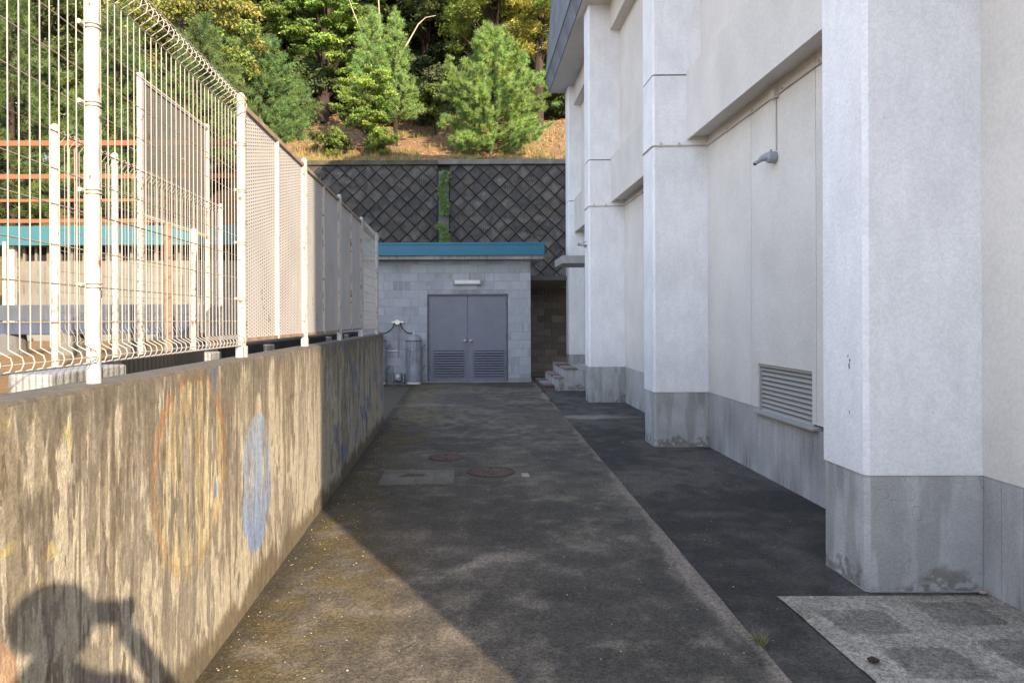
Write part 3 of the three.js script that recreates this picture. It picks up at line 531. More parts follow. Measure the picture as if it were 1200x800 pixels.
// ---------------------------------------------------------------- retaining wall of diamond blocks
const WD = 22.5, WTOP = 6.5, TILT = 0.12;
{
  const w = thing('retaining_wall', 'tall dark retaining wall of diamond shaped concrete blocks behind the shed', 'retaining wall', [0, 0, -WD + 0.0]);
  const L = WTOP / Math.cos(TILT), plane = new THREE.Group(); plane.name = 'block_face';
  // all geometry is made in the wall plane (x, v, out) and then leaned back
  const lean = (g) => { g.rotateX(-TILT); return g; };
  const base = new THREE.BoxGeometry(15.3, L + 0.2, 0.5); base.translate(-0.95, L / 2 - 0.3, -0.29); part('backing', metreUV(lean(base)), std({ map: concreteTex(470, [44, 42, 40], 1.3, 1.2) }), w);
  const mats = [[86, 82, 77], [74, 71, 67], [92, 88, 82], [79, 74, 67], [68, 65, 62]].map((c, i) => std({ map: concreteTex(500 + i * 10, c, 0.8, 2.0), bumpMap: concreteBump, bumpScale: 0.012 }));
  const clip = (poly, ax, lim, sign) => { const out = []; for (let i = 0; i < poly.length; i++) { const a = poly[i], b = poly[(i + 1) % poly.length], da = sign * (a[ax] - lim), db = sign * (b[ax] - lim); if (da >= 0) out.push(a); if (da * db < 0) { const t = da / (da - db); out.push([lerp(a[0], b[0], t), lerp(a[1], b[1], t)]); } } return out; };
  const H2 = 0.246;   // half diagonal
  reseed(21);
  const make = (poly) => {
    const cx = poly.reduce((s, p) => s + p[0], 0) / poly.length, cy = poly.reduce((s, p) => s + p[1], 0) / poly.length, n = poly.length;
    const ring = (k, z) => poly.map(([x, y]) => [cx + (x - cx) * k, cy + (y - cy) * k, z]);
    const h = rr(0.032, 0.045), lv = [ring(0.93, -0.05), ring(0.92, h - 0.012), ring(0.86, h), ring(0.74, h), ring(0.70, h - 0.016)];
    const pos = [];
    for (let l = 0; l < lv.length - 1; l++) for (let i = 0; i < n; i++) { const j = (i + 1) % n; pos.push(...lv[l][i], ...lv[l][j], ...lv[l + 1][j], ...lv[l][i], ...lv[l + 1][j], ...lv[l + 1][i]); }
    const c = [cx, cy + 0.02, h - 0.006]; for (let i = 0; i < n; i++) pos.push(...lv[4][i], ...lv[4][(i + 1) % n], ...c);
    const g = new THREE.BufferGeometry(); g.setAttribute('position', new THREE.Float32BufferAttribute(pos, 3)); metreUV(g, rnd() * 5, rnd() * 5);
    g.translate(-cx, -cy, 0); g.rotateZ(rr(-0.02, 0.02)); g.rotateX(rr(-0.03, 0.03)); g.rotateY(rr(-0.03, 0.03)); g.translate(cx + rr(-0.006, 0.006), cy + rr(-0.006, 0.006), 0);
    part('block', lean(g), mats[Math.floor(rnd() * 5)], w);
  };
  const vMin = 2.4, vTop = L - 0.16;
  for (const [xa, xb] of [[-5.2, -0.70], [-0.34, 4.3]]) for (let r = 0; r < 24; r++) for (let c = -1; c < 24; c++) {
    const x = xa + 0.1 + c * 2 * H2 + (r % 2) * H2, y = vTop - r * H2;
    if (y < vMin) continue;
    let p = [[x + H2, y], [x, y + H2], [x - H2, y], [x, y - H2]]; p = clip(p, 0, xa, 1); if (p.length) p = clip(p, 0, xb, -1); if (p.length) p = clip(p, 1, vTop, -1);
    if (p.length < 3) continue;
    let area = 0; for (let i = 0; i < p.length; i++) { const a = p[i], b = p[(i + 1) % p.length]; area += a[0] * b[1] - a[1] * b[0]; }
    if (Math.abs(area) < 0.012) continue;
    if (area < 0) p.reverse();
    make(p);
  }
  const ch = new THREE.BoxGeometry(0.33, L - 0.3, 0.06); ch.translate(-0.52, L / 2 - 0.2, -0.02); part('drain_channel', metreUV(lean(ch)), M.darkConcrete, w);
  const cop = new THREE.BoxGeometry(8.96, 0.15, 0.32); cop.translate(3.78, L - 0.075, -0.06); part('coping', metreUV(lean(cop)), std({ map: concreteTex(560, [104, 101, 94], 1.0, 1.6), bumpMap: concreteBump, bumpScale: 0.01 }), w);
  const cop2 = new THREE.BoxGeometry(7.6, 0.14, 0.32); cop2.translate(-4.5, L - 0.085, -0.07); part('coping', metreUV(lean(cop2)), std({ map: concreteTex(570, [86, 80, 66], 0.8, 2.2), bumpMap: concreteBump, bumpScale: 0.03 }), w);
}
const wallTopD = WD + WTOP * Math.tan(TILT);   // where the top of the wall stands

// ---------------------------------------------------------------- hillside
function hillY(x, d) {
  const t = Math.max(0, d - wallTopD - 0.2);
  let y = WTOP - 0.1 + 0.44 * t + 0.35 * Math.max(0, t - 9) + 0.25 * (fbm(x * 0.35 + 9, d * 0.35, 601, 4) - 0.5) * Math.min(1, t) * 3 + 0.1 * (fbm(x * 1.7, d * 1.7, 602, 3) - 0.5) * Math.min(1, t * 2);
  const left = sstep(-6.4, -8.4, x);
  const bank = 1.1 + clamp((d - 15.6) / (wallTopD + 1.5 - 15.6)) * (WTOP + 0.3 - 1.1);
  return lerp(d < wallTopD + 0.05 ? WTOP - 0.1 : y, Math.min(y, bank), left);
}
{
  const pos = [], col = [], uv = [], idx = [], nx = 170, nd = 120;
  for (let j = 0; j <= nd; j++) for (let i = 0; i <= nx; i++) {
    const x = lerp(-34, 24, i / nx), left = sstep(-6.4, -8.4, x), dn = lerp(wallTopD + 0.0, 15.4, left), d = dn + Math.pow(j / nd, 1.7) * (75 - dn);
    pos.push(x, hillY(x, d), -d); uv.push(x, d);
    const g = fbm(x * 0.8, d * 0.8, 603, 4), f = fbm(x * 6, d * 6, 604, 3);
    let c = mix3([0.36, 0.21, 0.12], [0.5, 0.32, 0.17], f); c = mix3(c, [0.5, 0.38, 0.15], sstep(-0.5, 2.2, x) * sstep(0.35, 0.6, g));
    c = mix3(c, [0.14, 0.15, 0.04], 0.7 * sstep(0.52, 0.62, g)); c = mix3(c, [0.2, 0.2, 0.05], 0.6 * left);
    col.push(...c);
  }
  for (let j = 0; j < nd; j++) for (let i = 0; i < nx; i++) { const a = j * (nx + 1) + i, b = a + 1, c = a + nx + 1, e = c + 1; idx.push(a, b, e, a, e, c); }
  const g = new THREE.BufferGeometry(); g.setAttribute('position', new THREE.Float32BufferAttribute(pos, 3)); g.setAttribute('color', new THREE.Float32BufferAttribute(col, 3)); g.setAttribute('uv', new THREE.Float32BufferAttribute(uv, 2)); g.setIndex(idx); g.computeVertexNormals();
  structure('hillside', g, std({ vertexColors: true, map: asphaltGrain, bumpMap: concreteBump, bumpScale: 0.04, roughness: 1 }));
}

// ---------------------------------------------------------------- vegetation
const leafMat = (r, g, b, tr = 0.35) => new THREE.MeshPhysicalMaterial({ color: rgb(r, g, b), roughness: 0.75, side: THREE.DoubleSide, transmission: tr, thickness: 0 });
const MV = { pine: std({ color: rgb(1, 1, 1), roughness: 0.7, side: THREE.DoubleSide }), leaf: leafMat(1, 1, 1, 0.3), bark: std({ map: concreteTex(620, [62, 50, 42], 0.7, 2.2), bumpMap: concreteBump, bumpScale: 0.03 }), paleBark: std({ map: concreteTex(630, [176, 160, 138], 0.5, 1.4) }) };
function triGeo(list) { const g = new THREE.BufferGeometry(); g.setAttribute('position', new THREE.Float32BufferAttribute(list, 3)); g.computeVertexNormals(); return g; }
function needleTuft(n, len, wid, seed) {   // needles fanning out round +y
  reseed(seed); const p = [];
  for (let i = 0; i < n; i++) {
    const a = rr(0, 6.283), t = Math.acos(rr(-0.05, 1)), dir = new THREE.Vector3(Math.sin(t) * Math.cos(a), Math.cos(t), Math.sin(t) * Math.sin(a)), side = new THREE.Vector3(rr(-1, 1), rr(-1, 1), rr(-1, 1)).cross(dir).normalize().multiplyScalar(wid), o = new THREE.Vector3(0, rr(-0.5, 0.3) * len, 0), e = dir.multiplyScalar(len * rr(0.75, 1.1)).add(o);
    p.push(o.x - side.x, o.y - side.y, o.z - side.z, o.x + side.x, o.y + side.y, o.z + side.z, e.x, e.y, e.z);
  }
  return triGeo(p);
}
function leafSpray(n, spread, len, wid, flat, seed) {   // pointed leaves scattered in a small cloud
  reseed(seed); const p = [];
  for (let i = 0; i < n; i++) {
    const o = new THREE.Vector3(gauss() * spread, gauss() * spread * flat, gauss() * spread), dir = new THREE.Vector3(rr(-1, 1), rr(-0.7, 0.25), rr(-1, 1)).normalize(), side = new THREE.Vector3(rr(-1, 1), rr(-0.35, 0.35), rr(-1, 1)).cross(dir).cross(dir).normalize().multiplyScalar(wid), m = o.clone().addScaledVector(dir, len * 0.45), e = o.clone().addScaledVector(dir, len);
    m.y += wid * 0.25;
    p.push(o.x, o.y, o.z, m.x + side.x, m.y + side.y, m.z + side.z, e.x, e.y, e.z, o.x, o.y, o.z, e.x, e.y, e.z, m.x - side.x, m.y - side.y, m.z - side.z);
  }
  return triGeo(p);
}
const G = {
  tuft: needleTuft(22, 0.12, 0.0048, 1), tuftBig: needleTuft(24, 0.2, 0.007, 2),
  leafS: leafSpray(12, 0.07, 0.075, 0.018, 0.6, 3), leafM: leafSpray(14, 0.12, 0.12, 0.028, 0.5, 4), leafL: leafSpray(16, 0.2, 0.17, 0.045, 0.45, 5), long: leafSpray(12, 0.14, 0.17, 0.02, 0.9, 6), frond: leafSpray(20, 0.17, 0.12, 0.026, 0.2, 7),
};
const UP = new THREE.Vector3(0, 1, 0);
function crownMesh(parent, geo, mat, items) {
  const m = new THREE.InstancedMesh(geo, mat, items.length); m.name = 'crown'; m.userData.kind = 'stuff';
  const M4 = new THREE.Matrix4(), q = new THREE.Quaternion(), q2 = new THREE.Quaternion(), s = new THREE.Vector3(), c = new THREE.Color();
  items.forEach((it, i) => { q.setFromUnitVectors(UP, it.dir ?? UP); q2.setFromAxisAngle(UP, it.spin ?? 0); q.multiply(q2); M4.compose(it.p, q, s.setScalar(it.s ?? 1)); m.setMatrixAt(i, M4); m.setColorAt(i, c.setRGB(...it.c)); });
  parent.add(m); return m;
}
const vary = (c, k = 0.35) => { const f = 1 + rr(-k, k); return [c[0] * f * (1 + rr(-0.12, 0.12)), c[1] * f, c[2] * f * (1 + rr(-0.15, 0.15))]; };
function pine(name, label, x, d, h, rad, colour, o = {}) {
  reseed(o.seed ?? Math.floor(x * 100 + d * 7 + 1000));
  const y = hillY(x, d) - 0.05, t = thing(name, label, o.category ?? 'tree', [x, y, -d], 0, o.group), wood = [], items = [], base = o.base ?? 0.12;
  wood.push(limb([new THREE.Vector3(0, 0, 0), new THREE.Vector3(rr(-0.05, 0.05), h * 0.5, rr(-0.05, 0.05)), new THREE.Vector3(0, h * 0.97, 0)], [0.028 * h * 0.5 + 0.02, 0.02 * h * 0.5, 0.006], 7));
  const whorls = o.whorls ?? Math.round(h * 3.2);
  for (let w = 0; w < whorls; w++) {
    const f = base + (0.97 - base) * w / whorls, prof = (o.prof ?? ((q) => Math.pow(1 - q, 0.62) * (0.62 + 0.38 * sstep(0, 0.25, q))))(f), nb = Math.max(3, Math.round(lerp(8, 4, f)));
    for (let b = 0; b < nb; b++) {
      const a = b / nb * 6.283 + w * 1.1 + rr(-0.35, 0.35), L = Math.max(0.12, rad * prof * rr(0.55, 1.2)), rise = lerp(0.25, 0.9, f) + rr(-0.12, 0.12), dir = new THREE.Vector3(Math.cos(a), rise, Math.sin(a)).normalize();
      const p0 = new THREE.Vector3(0, f * h, 0), p1 = p0.clone().addScaledVector(new THREE.Vector3(Math.cos(a), rise * 0.45, Math.sin(a)).normalize(), L * 0.6), p2 = p0.clone().addScaledVector(dir, L); p2.y += L * 0.08;
      wood.push(limb([p0, p1, p2], [0.012 * Math.sqrt(L) + 0.004, 0.009 * Math.sqrt(L), 0.003], 4));
      const nt = Math.max(2, Math.round(L * (o.density ?? 7))), curve = new THREE.CatmullRomCurve3([p0, p1, p2]);
      for (let k = 0; k < nt; k++) {   // each twig ends in a puff of needles
        const s = Math.pow((k + 1) / nt, 0.6), sp = 0.24 * L * (1.05 - Math.abs(s - 0.75)) + 0.03, c = curve.getPoint(0.3 + 0.7 * s);
        if (k < nt - 1) { c.x += gauss() * sp; c.z += gauss() * sp; c.y += gauss() * sp * 0.5; }
        const out = new THREE.Vector3(c.x * 0.6 + dir.x, 0.7, c.z * 0.6 + dir.z).normalize(), tone = vary(colour, 0.28), ps = (o.size ?? 1) * rr(0.75, 1.2), np = o.puff ?? 6;
        for (let q = 0; q < np; q++) { const f = q / np; items.push({ p: c.clone().addScaledVector(out, (f - 0.6) * 0.2 * ps).add(new THREE.Vector3(gauss() * 0.03, gauss() * 0.03, gauss() * 0.03)), dir: new THREE.Vector3(out.x + rr(-0.35, 0.35), out.y + rr(-0.25, 0.35), out.z + rr(-0.35, 0.35)).normalize(), spin: rr(0, 6.28), s: ps * rr(0.85, 1.1), c: vary(tone, 0.12) }); }
      }
    }
  }
  for (let k = 0; k < 8; k++) items.push({ p: new THREE.Vector3(rr(-0.03, 0.03), h * rr(0.93, 1.0), rr(-0.03, 0.03)), s: 0.9 * (o.size ?? 1), c: vary(colour, 0.2) });
  part('trunk', wood, MV.bark, t);
  crownMesh(t, o.geo ?? G.tuft, MV.pine, items);
  return t;
}
function broad(name, label, x, d, h, o) {   // o: rx, ry, cy (crown centre, share of height), clumps, per, clump size, geo, colour list
  reseed(o.seed ?? Math.floor(x * 90 + d * 11 + 3000));
  const y = (o.y ?? hillY(x, d)) - 0.08, t = thing(name, label, o.category ?? 'tree', [x, y, -d], 0, o.group), wood = [], items = [], cy = h * (o.cy ?? 0.62), r0 = o.trunk ?? 0.02 * h;
  const leanX = rr(-0.06, 0.06) * h, leanZ = rr(-0.05, 0.05) * h, topP = new THREE.Vector3(leanX, h * 0.92, leanZ);
  const stem = [new THREE.Vector3(0, 0, 0), new THREE.Vector3(leanX * 0.3 + rr(-0.1, 0.1), h * 0.35, leanZ * 0.3), new THREE.Vector3(leanX * 0.7, h * 0.68, leanZ * 0.7), topP];
  wood.push(limb(stem, [r0 * 1.35, r0, r0 * 0.7, r0 * 0.25], 8));
  const sc = new THREE.CatmullRomCurve3(stem);
  for (let k = 0; k < o.clumps; k++) {
    const a = rr(0, 6.283), u = rr(-1, 1), e = Math.pow(rnd(), 0.45) , q = Math.sqrt(1 - u * u);
    let P = new THREE.Vector3(Math.cos(a) * q * e * o.rx, cy + u * e * o.ry, Math.sin(a) * q * e * o.rx * (o.rz ?? 1)); P.x += leanX * 0.7; P.y = Math.max(P.y, o.floor ?? 0.1);
    const from = sc.getPoint(clamp(P.y / h * 0.85 - 0.12, 0.05, 0.95)), mid = from.clone().lerp(P, 0.55); mid.y += 0.08 * from.distanceTo(P);
    if (k % (o.limbEvery ?? 3) === 0) wood.push(limb([from, mid, P], [r0 * 0.34, r0 * 0.2, r0 * 0.05], 5));
    const cs = o.size * rr(0.6, 1.25), tone = o.colours[Math.floor(rnd() * o.colours.length)], tf = rr(0.75, 1.2);
    for (let i = 0; i < o.per; i++) { const v = new THREE.Vector3(gauss(), gauss() * (o.flat ?? 0.5), gauss()); items.push({ p: P.clone().addScaledVector(v, cs), dir: new THREE.Vector3(rr(-0.45, 0.45), 1, rr(-0.45, 0.45)).normalize(), spin: rr(0, 6.28), s: rr(0.7, 1.3), c: vary([tone[0] * tf, tone[1] * tf, tone[2] * tf], 0.25) }); }
  }
  part('trunk', wood, o.bark ?? MV.bark, t);
  crownMesh(t, o.geo, MV.leaf, items);
  return t;
}
const px = (x, d) => (x - 540) * d / 867;   // photo column at a distance -> metres
const GREEN = { pine: [0.10, 0.20, 0.045], pineBlue: [0.06, 0.14, 0.05], lime: [0.3, 0.41, 0.06], mid: [0.2, 0.28, 0.045], deep: [0.08, 0.11, 0.025], gold: [0.35, 0.39, 0.08] };
// trees on the bank above the retaining wall
pine('young_pine', 'bushy bright green young pine standing on top of the retaining wall by the building', px(577, 25.2), 25.2, 4.52, 1.81, [0.2, 0.31, 0.075], { seed: 7, base: 0.04, density: 11, size: 1.2, whorls: 14, puff: 8, prof: (q) => (q < 0.3 ? lerp(0.85, 1, q / 0.3) : Math.pow(1 - (q - 0.3) / 0.7, 0.75)) });
pine('young_pine', 'slim young pine with two leading shoots rising above a leafy shrub', px(437, 25.53), 25.53, 5.02, 1.06, [0.19, 0.31, 0.085], { seed: 8, base: 0.25, density: 9 });
pine('young_pine', 'slender young pine leaning beside the two pale bare branches', px(464, 25.64), 25.64, 4.91, 0.95, [0.2, 0.31, 0.085], { seed: 18, base: 0.2, density: 9 });
pine('young_pine', 'broad blue green pine on the bank rising behind the fence panels', px(303, 27.32), 27.32, 4.79, 1.95, [0.12, 0.21, 0.065], { seed: 9, base: 0.05, density: 8, size: 1.25, prof: (q) => (q < 0.35 ? 1 : Math.pow(1 - (q - 0.35) / 0.65, 0.65)) });
pine('pine_shrub', 'low pine shrub at the foot of the blue green pine', px(327, 25.87), 25.87, 1.39, 0.69, [0.11, 0.2, 0.055], { seed: 10, base: 0.05, density: 14, category: 'shrub' });
broad('leafy_sapling', 'yellow green leafy sapling in front of the two slim pines', px(428, 24.53), 24.53, 3.23, { rx: 1.11, ry: 1.34, cy: 0.56, clumps: 60, per: 34, size: 0.2, flat: 0.3, geo: G.leafS, colours: [GREEN.lime, [0.2, 0.32, 0.05], GREEN.mid], trunk: 0.04, seed: 31 });
broad('leafy_shrub', 'dark green rounded shrub on the edge of the retaining wall', px(386, 24.53), 24.53, 1.23, { rx: 0.61, ry: 0.47, cy: 0.5, clumps: 30, per: 26, size: 0.14, geo: G.leafS, colours: [GREEN.mid, GREEN.deep], trunk: 0.02, category: 'shrub', seed: 32 });
broad('leafy_shrub', 'bright green shrub at the foot of the leafy sapling', px(448, 24.42), 24.42, 1.28, { rx: 0.56, ry: 0.5, cy: 0.5, clumps: 28, per: 26, size: 0.14, geo: G.leafS, colours: [GREEN.lime, GREEN.mid], trunk: 0.02, category: 'shrub', seed: 33 });
broad('leafy_shrub', 'glossy leaved shrub between the slim pines and the bushy young pine', px(512, 28.43), 28.43, 2.9, { rx: 1, ry: 1.23, cy: 0.55, clumps: 40, per: 26, size: 0.2, geo: G.leafM, colours: [GREEN.mid, GREEN.deep], trunk: 0.03, category: 'shrub', seed: 34 });
// larger trees at the edge of the wood
broad('feathery_tree', 'light green tree with layered drooping sprays above its dark trunk', px(378, 30.66), 30.66, 10.59, { rx: 2.45, ry: 4.01, cy: 0.5, clumps: 150, per: 42, size: 0.34, flat: 0.25, geo: G.frond, colours: [[0.28, 0.41, 0.06], [0.21, 0.34, 0.055]], trunk: 0.22, floor: 1.9, seed: 41 });
broad('leafy_tree', 'green broadleaf tree rising above the end of the wire fence', px(255, 30.11), 30.11, 10.04, { rx: 3.01, ry: 4.01, cy: 0.62, clumps: 130, per: 42, size: 0.36, flat: 0.4, geo: G.leafM, colours: [[0.17, 0.29, 0.05], [0.22, 0.33, 0.05], [0.21, 0.26, 0.05]], trunk: 0.18, floor: 2.01, seed: 42 });
broad('oak_tree', 'oak with hanging yellow green leaves leaning over the bushy young pine', px(585, 29.88), 29.88, 11.71, { rx: 3.46, ry: 3.01, cy: 0.52, clumps: 140, per: 40, size: 0.38, flat: 0.5, geo: G.long, colours: [GREEN.gold, [0.28, 0.34, 0.06], [0.19, 0.27, 0.05]], trunk: 0.19, floor: 3.0, seed: 43 });
broad('oak_tree', 'golden leaved oak beside the corner of the white building', px(632, 29.6), 29.6, 10.59, { rx: 1.9, ry: 2.68, cy: 0.54, clumps: 70, per: 40, size: 0.34, flat: 0.5, geo: G.long, colours: [GREEN.gold, [0.46, 0.44, 0.1]], trunk: 0.16, floor: 2.9, seed: 44 });
// wood behind
const woods = [[-17, 32, 12], [-14, 29.5, 10], [-11.5, 32.5, 12], [-8.2, 34, 12], [-4.6, 34.5, 12], [-1.6, 33.5, 11.5], [1.0, 35.5, 12], [3.8, 34, 12], [6.4, 35, 12], [-20, 35, 13], [-15.5, 38, 14], [-10, 39, 14], [-6.2, 40, 14], [-2.6, 39, 14], [1.0, 41, 14], [4.6, 40, 14], [9.5, 38, 14], [-12.6, 43, 15], [-4.4, 44, 15], [2.8, 45, 15], [7.2, 43, 15]];
const woodA = broad('forest_tree', 'dark evergreen tree in the wood on the hillside', woods[0][0], woods[0][1], 12, { rx: 3.1, ry: 5.6, cy: 0.55, clumps: 150, per: 34, size: 0.5, flat: 0.5, geo: G.leafL, colours: [GREEN.deep, [0.11, 0.15, 0.035], [0.16, 0.19, 0.04]], trunk: 0.2, floor: 1.6, group: 'dark trees of the wood on the hillside', seed: 51 });
for (const [x, d, h] of woods.slice(1)) { const c = woodA.clone(); c.name = numbered('forest_tree'); c.position.set(x, hillY(x, d) - 0.1, -d); c.rotation.y = x * 2.3 + d; const s = h / 12; c.scale.set(s, s * (1 + 0.07 * Math.sin(x * 3)), s); scene.add(c); }
// trees seen through the wire fence
const left = [[-9.6, 20.6, 6.2], [-12.2, 20.2, 6.8], [-7.9, 22.5, 5.2], [-14.6, 22, 7.5]];
left.forEach(([x, d, h], i) => pine('bank_pine', ['dense pine on the bank above the red railing', 'tall pine on the bank beyond the teal roofed hut', 'small pine on the bank behind the grey mesh board', 'pine at the far side of the bank beyond the hut'][i], x, d, h, 1.9, [0.1, 0.155, 0.045], { seed: 60 + i, geo: G.tuftBig, density: 5, puff: 5, base: 0.06, group: undefined }));
broad('leafy_tree', 'mixed green broadleaf tree on the bank among the pines', -8.9, 24.4, 8, { rx: 2.68, ry: 3.79, cy: 0.58, clumps: 90, per: 36, size: 0.36, geo: G.leafM, colours: [[0.3, 0.3, 0.06], [0.2, 0.26, 0.05]], trunk: 0.13, floor: 1.11, seed: 71 });
const shrubA = broad('forest_shrub', 'dark undergrowth shrub beneath the trees of the wood', -3.4, 30.6, 2.2, { rx: 1.3, ry: 1.0, cy: 0.5, clumps: 44, per: 26, size: 0.26, geo: G.leafM, colours: [GREEN.deep, [0.08, 0.13, 0.03]], trunk: 0.03, category: 'shrub', group: 'dark shrubs under the trees', seed: 81 });
for (const [x, d, s] of [[-7.2, 30.2, 1.1], [-0.7, 30.3, 1.2], [2.2, 31.0, 1.3], [4.7, 30.8, 1.2], [0.7, 32.5, 1.5], [-2.2, 33, 1.5], [-9.2, 31.6, 1.3], [6.3, 32.5, 1.3], [-5.2, 32.6, 1.5], [3.4, 33, 1.5], [-6.3, 31.4, 1.2], [-4.9, 33.6, 1.7]]) { const c = shrubA.clone(); c.name = numbered('forest_shrub'); c.position.set(x, hillY(x, d) - 0.05, -d); c.rotation.y = x * 4; c.scale.setScalar(s); scene.add(c); }
// pale bare branches
const bare = (label, pts, r) => { const t = thing('bare_branch', label, 'branch'); part('stem', limb(pts.map(([a, b, d]) => V(px(a, d), 1.5 - (b - 374) * d / 867, d)), r, 6), MV.paleBark, t); };
bare('pale bare branch curving over to the right above the slim pines', [[452, 130, 26.09], [466, 75, 26.09], [482, 45, 26.09], [497, 22, 26.31], [512, 18, 26.54]], [0.05, 0.045, 0.04, 0.022, 0.01]);
bare('straight pale bare stem rising between the slim pines', [[449, 120, 25.87], [447, 50, 25.87], [445, 0, 25.87], [443, -30, 25.87]], [0.04, 0.035, 0.03, 0.02]);
bare('thin pale bare branch leaning left above the leafy sapling', [[440, 90, 25.98], [428, 45, 25.98], [416, 15, 26.09], [408, -8, 26.2]], [0.035, 0.03, 0.024, 0.012]);
// grass and weeds along the top of the wall
{
  reseed(91); const tuftG = (() => { const p = []; for (let i = 0; i < 9; i++) { const a = rr(0, 6.283), l = rr(0.1, 0.3), w = 0.006, dx = Math.cos(a), dz = Math.sin(a), b = rr(0.02, 0.14); p.push(-dz * w, 0, dx * w, dz * w, 0, -dx * w, dx * b, l, dz * b); } return triGeo(p); })();
  const items = [];
  for (let k = 0; k < 2600; k++) { const x = rr(-6, 4.2), d = wallTopD + 0.04 + Math.pow(rnd(), 2.2) * 6; if (fbm(x * 1.2, d * 1.2, 92, 3) < 0.4 + 0.03 * (d - wallTopD)) continue; items.push({ p: V(x, hillY(x, d) - 0.01, d), dir: new THREE.Vector3(rr(-0.3, 0.3), 1, rr(-0.3, 0.3)).normalize(), spin: rr(0, 6.28), s: rr(0.5, 1.3), c: vary(rnd() < 0.55 ? [0.42, 0.31, 0.12] : [0.2, 0.22, 0.05], 0.3) }); }
  const m = crownMesh(scene, tuftG, MV.leaf, items); m.name = 'bank_grass'; tag(m, 'dry grass and weeds growing along the top of the retaining wall', 'grass');
  // litter on the hillside
  reseed(93); const needles = []; const lg = leafSpray(6, 0.1, 0.09, 0.016, 0.1, 94);
  for (let k = 0; k < 5200; k++) { const x = rr(-7, 5), d = wallTopD + 0.1 + rnd() * 9; needles.push({ p: V(x, hillY(x, d) + 0.015, d), dir: new THREE.Vector3(rr(-0.2, 0.2), 1, rr(0.1, 0.5)).normalize(), spin: rr(0, 6.28), s: rr(0.6, 1.3), c: vary([0.46, 0.28, 0.15], 0.4) }); }
  const n = crownMesh(scene, lg, MV.leaf, needles); n.name = 'leaf_litter'; tag(n, 'brown fallen leaves and needles covering the hillside', 'leaf litter');
}
// creepers in the drain channel
for (const [v0, v1, label] of [[4.75, 6.1, 'long green creeper hanging in the drain channel of the retaining wall'], [3.75, 4.45, 'short green creeper in the drain channel just above the teal roof']]) {
  reseed(Math.floor(v0 * 10)); const zc = (y) => WD + y * Math.tan(TILT);
  const t = thing('creeper', label, 'creeper', [-0.52, v0, -zc(v0) + 0.06]);
  const items = [];
  for (let k = 0; k < 130; k++) { const f = rnd(), y = f * (v1 - v0), wide = 0.03 + 0.09 * fbm(y * 5, v0, 95, 2); items.push({ p: new THREE.Vector3(gauss() * wide + 0.05 * Math.sin(y * 6), y, 0.06 - y * Math.tan(TILT) + rr(0, 0.14)), dir: new THREE.Vector3(rr(-0.4, 0.4), 0.5, 0.8).normalize(), spin: rr(0, 6.28), s: rr(0.4, 0.85), c: vary([0.13, 0.21, 0.04], 0.45) }); }
  part('stem', smoothTube([0, 0.33, 0.66, 1].map((f) => new THREE.Vector3(rr(-0.04, 0.04), f * (v1 - v0), 0.03 - f * (v1 - v0) * Math.tan(TILT))), 0.01, 10, 5), MV.bark, t);
  crownMesh(t, G.leafM, MV.leaf, items).name = 'leaves';
}

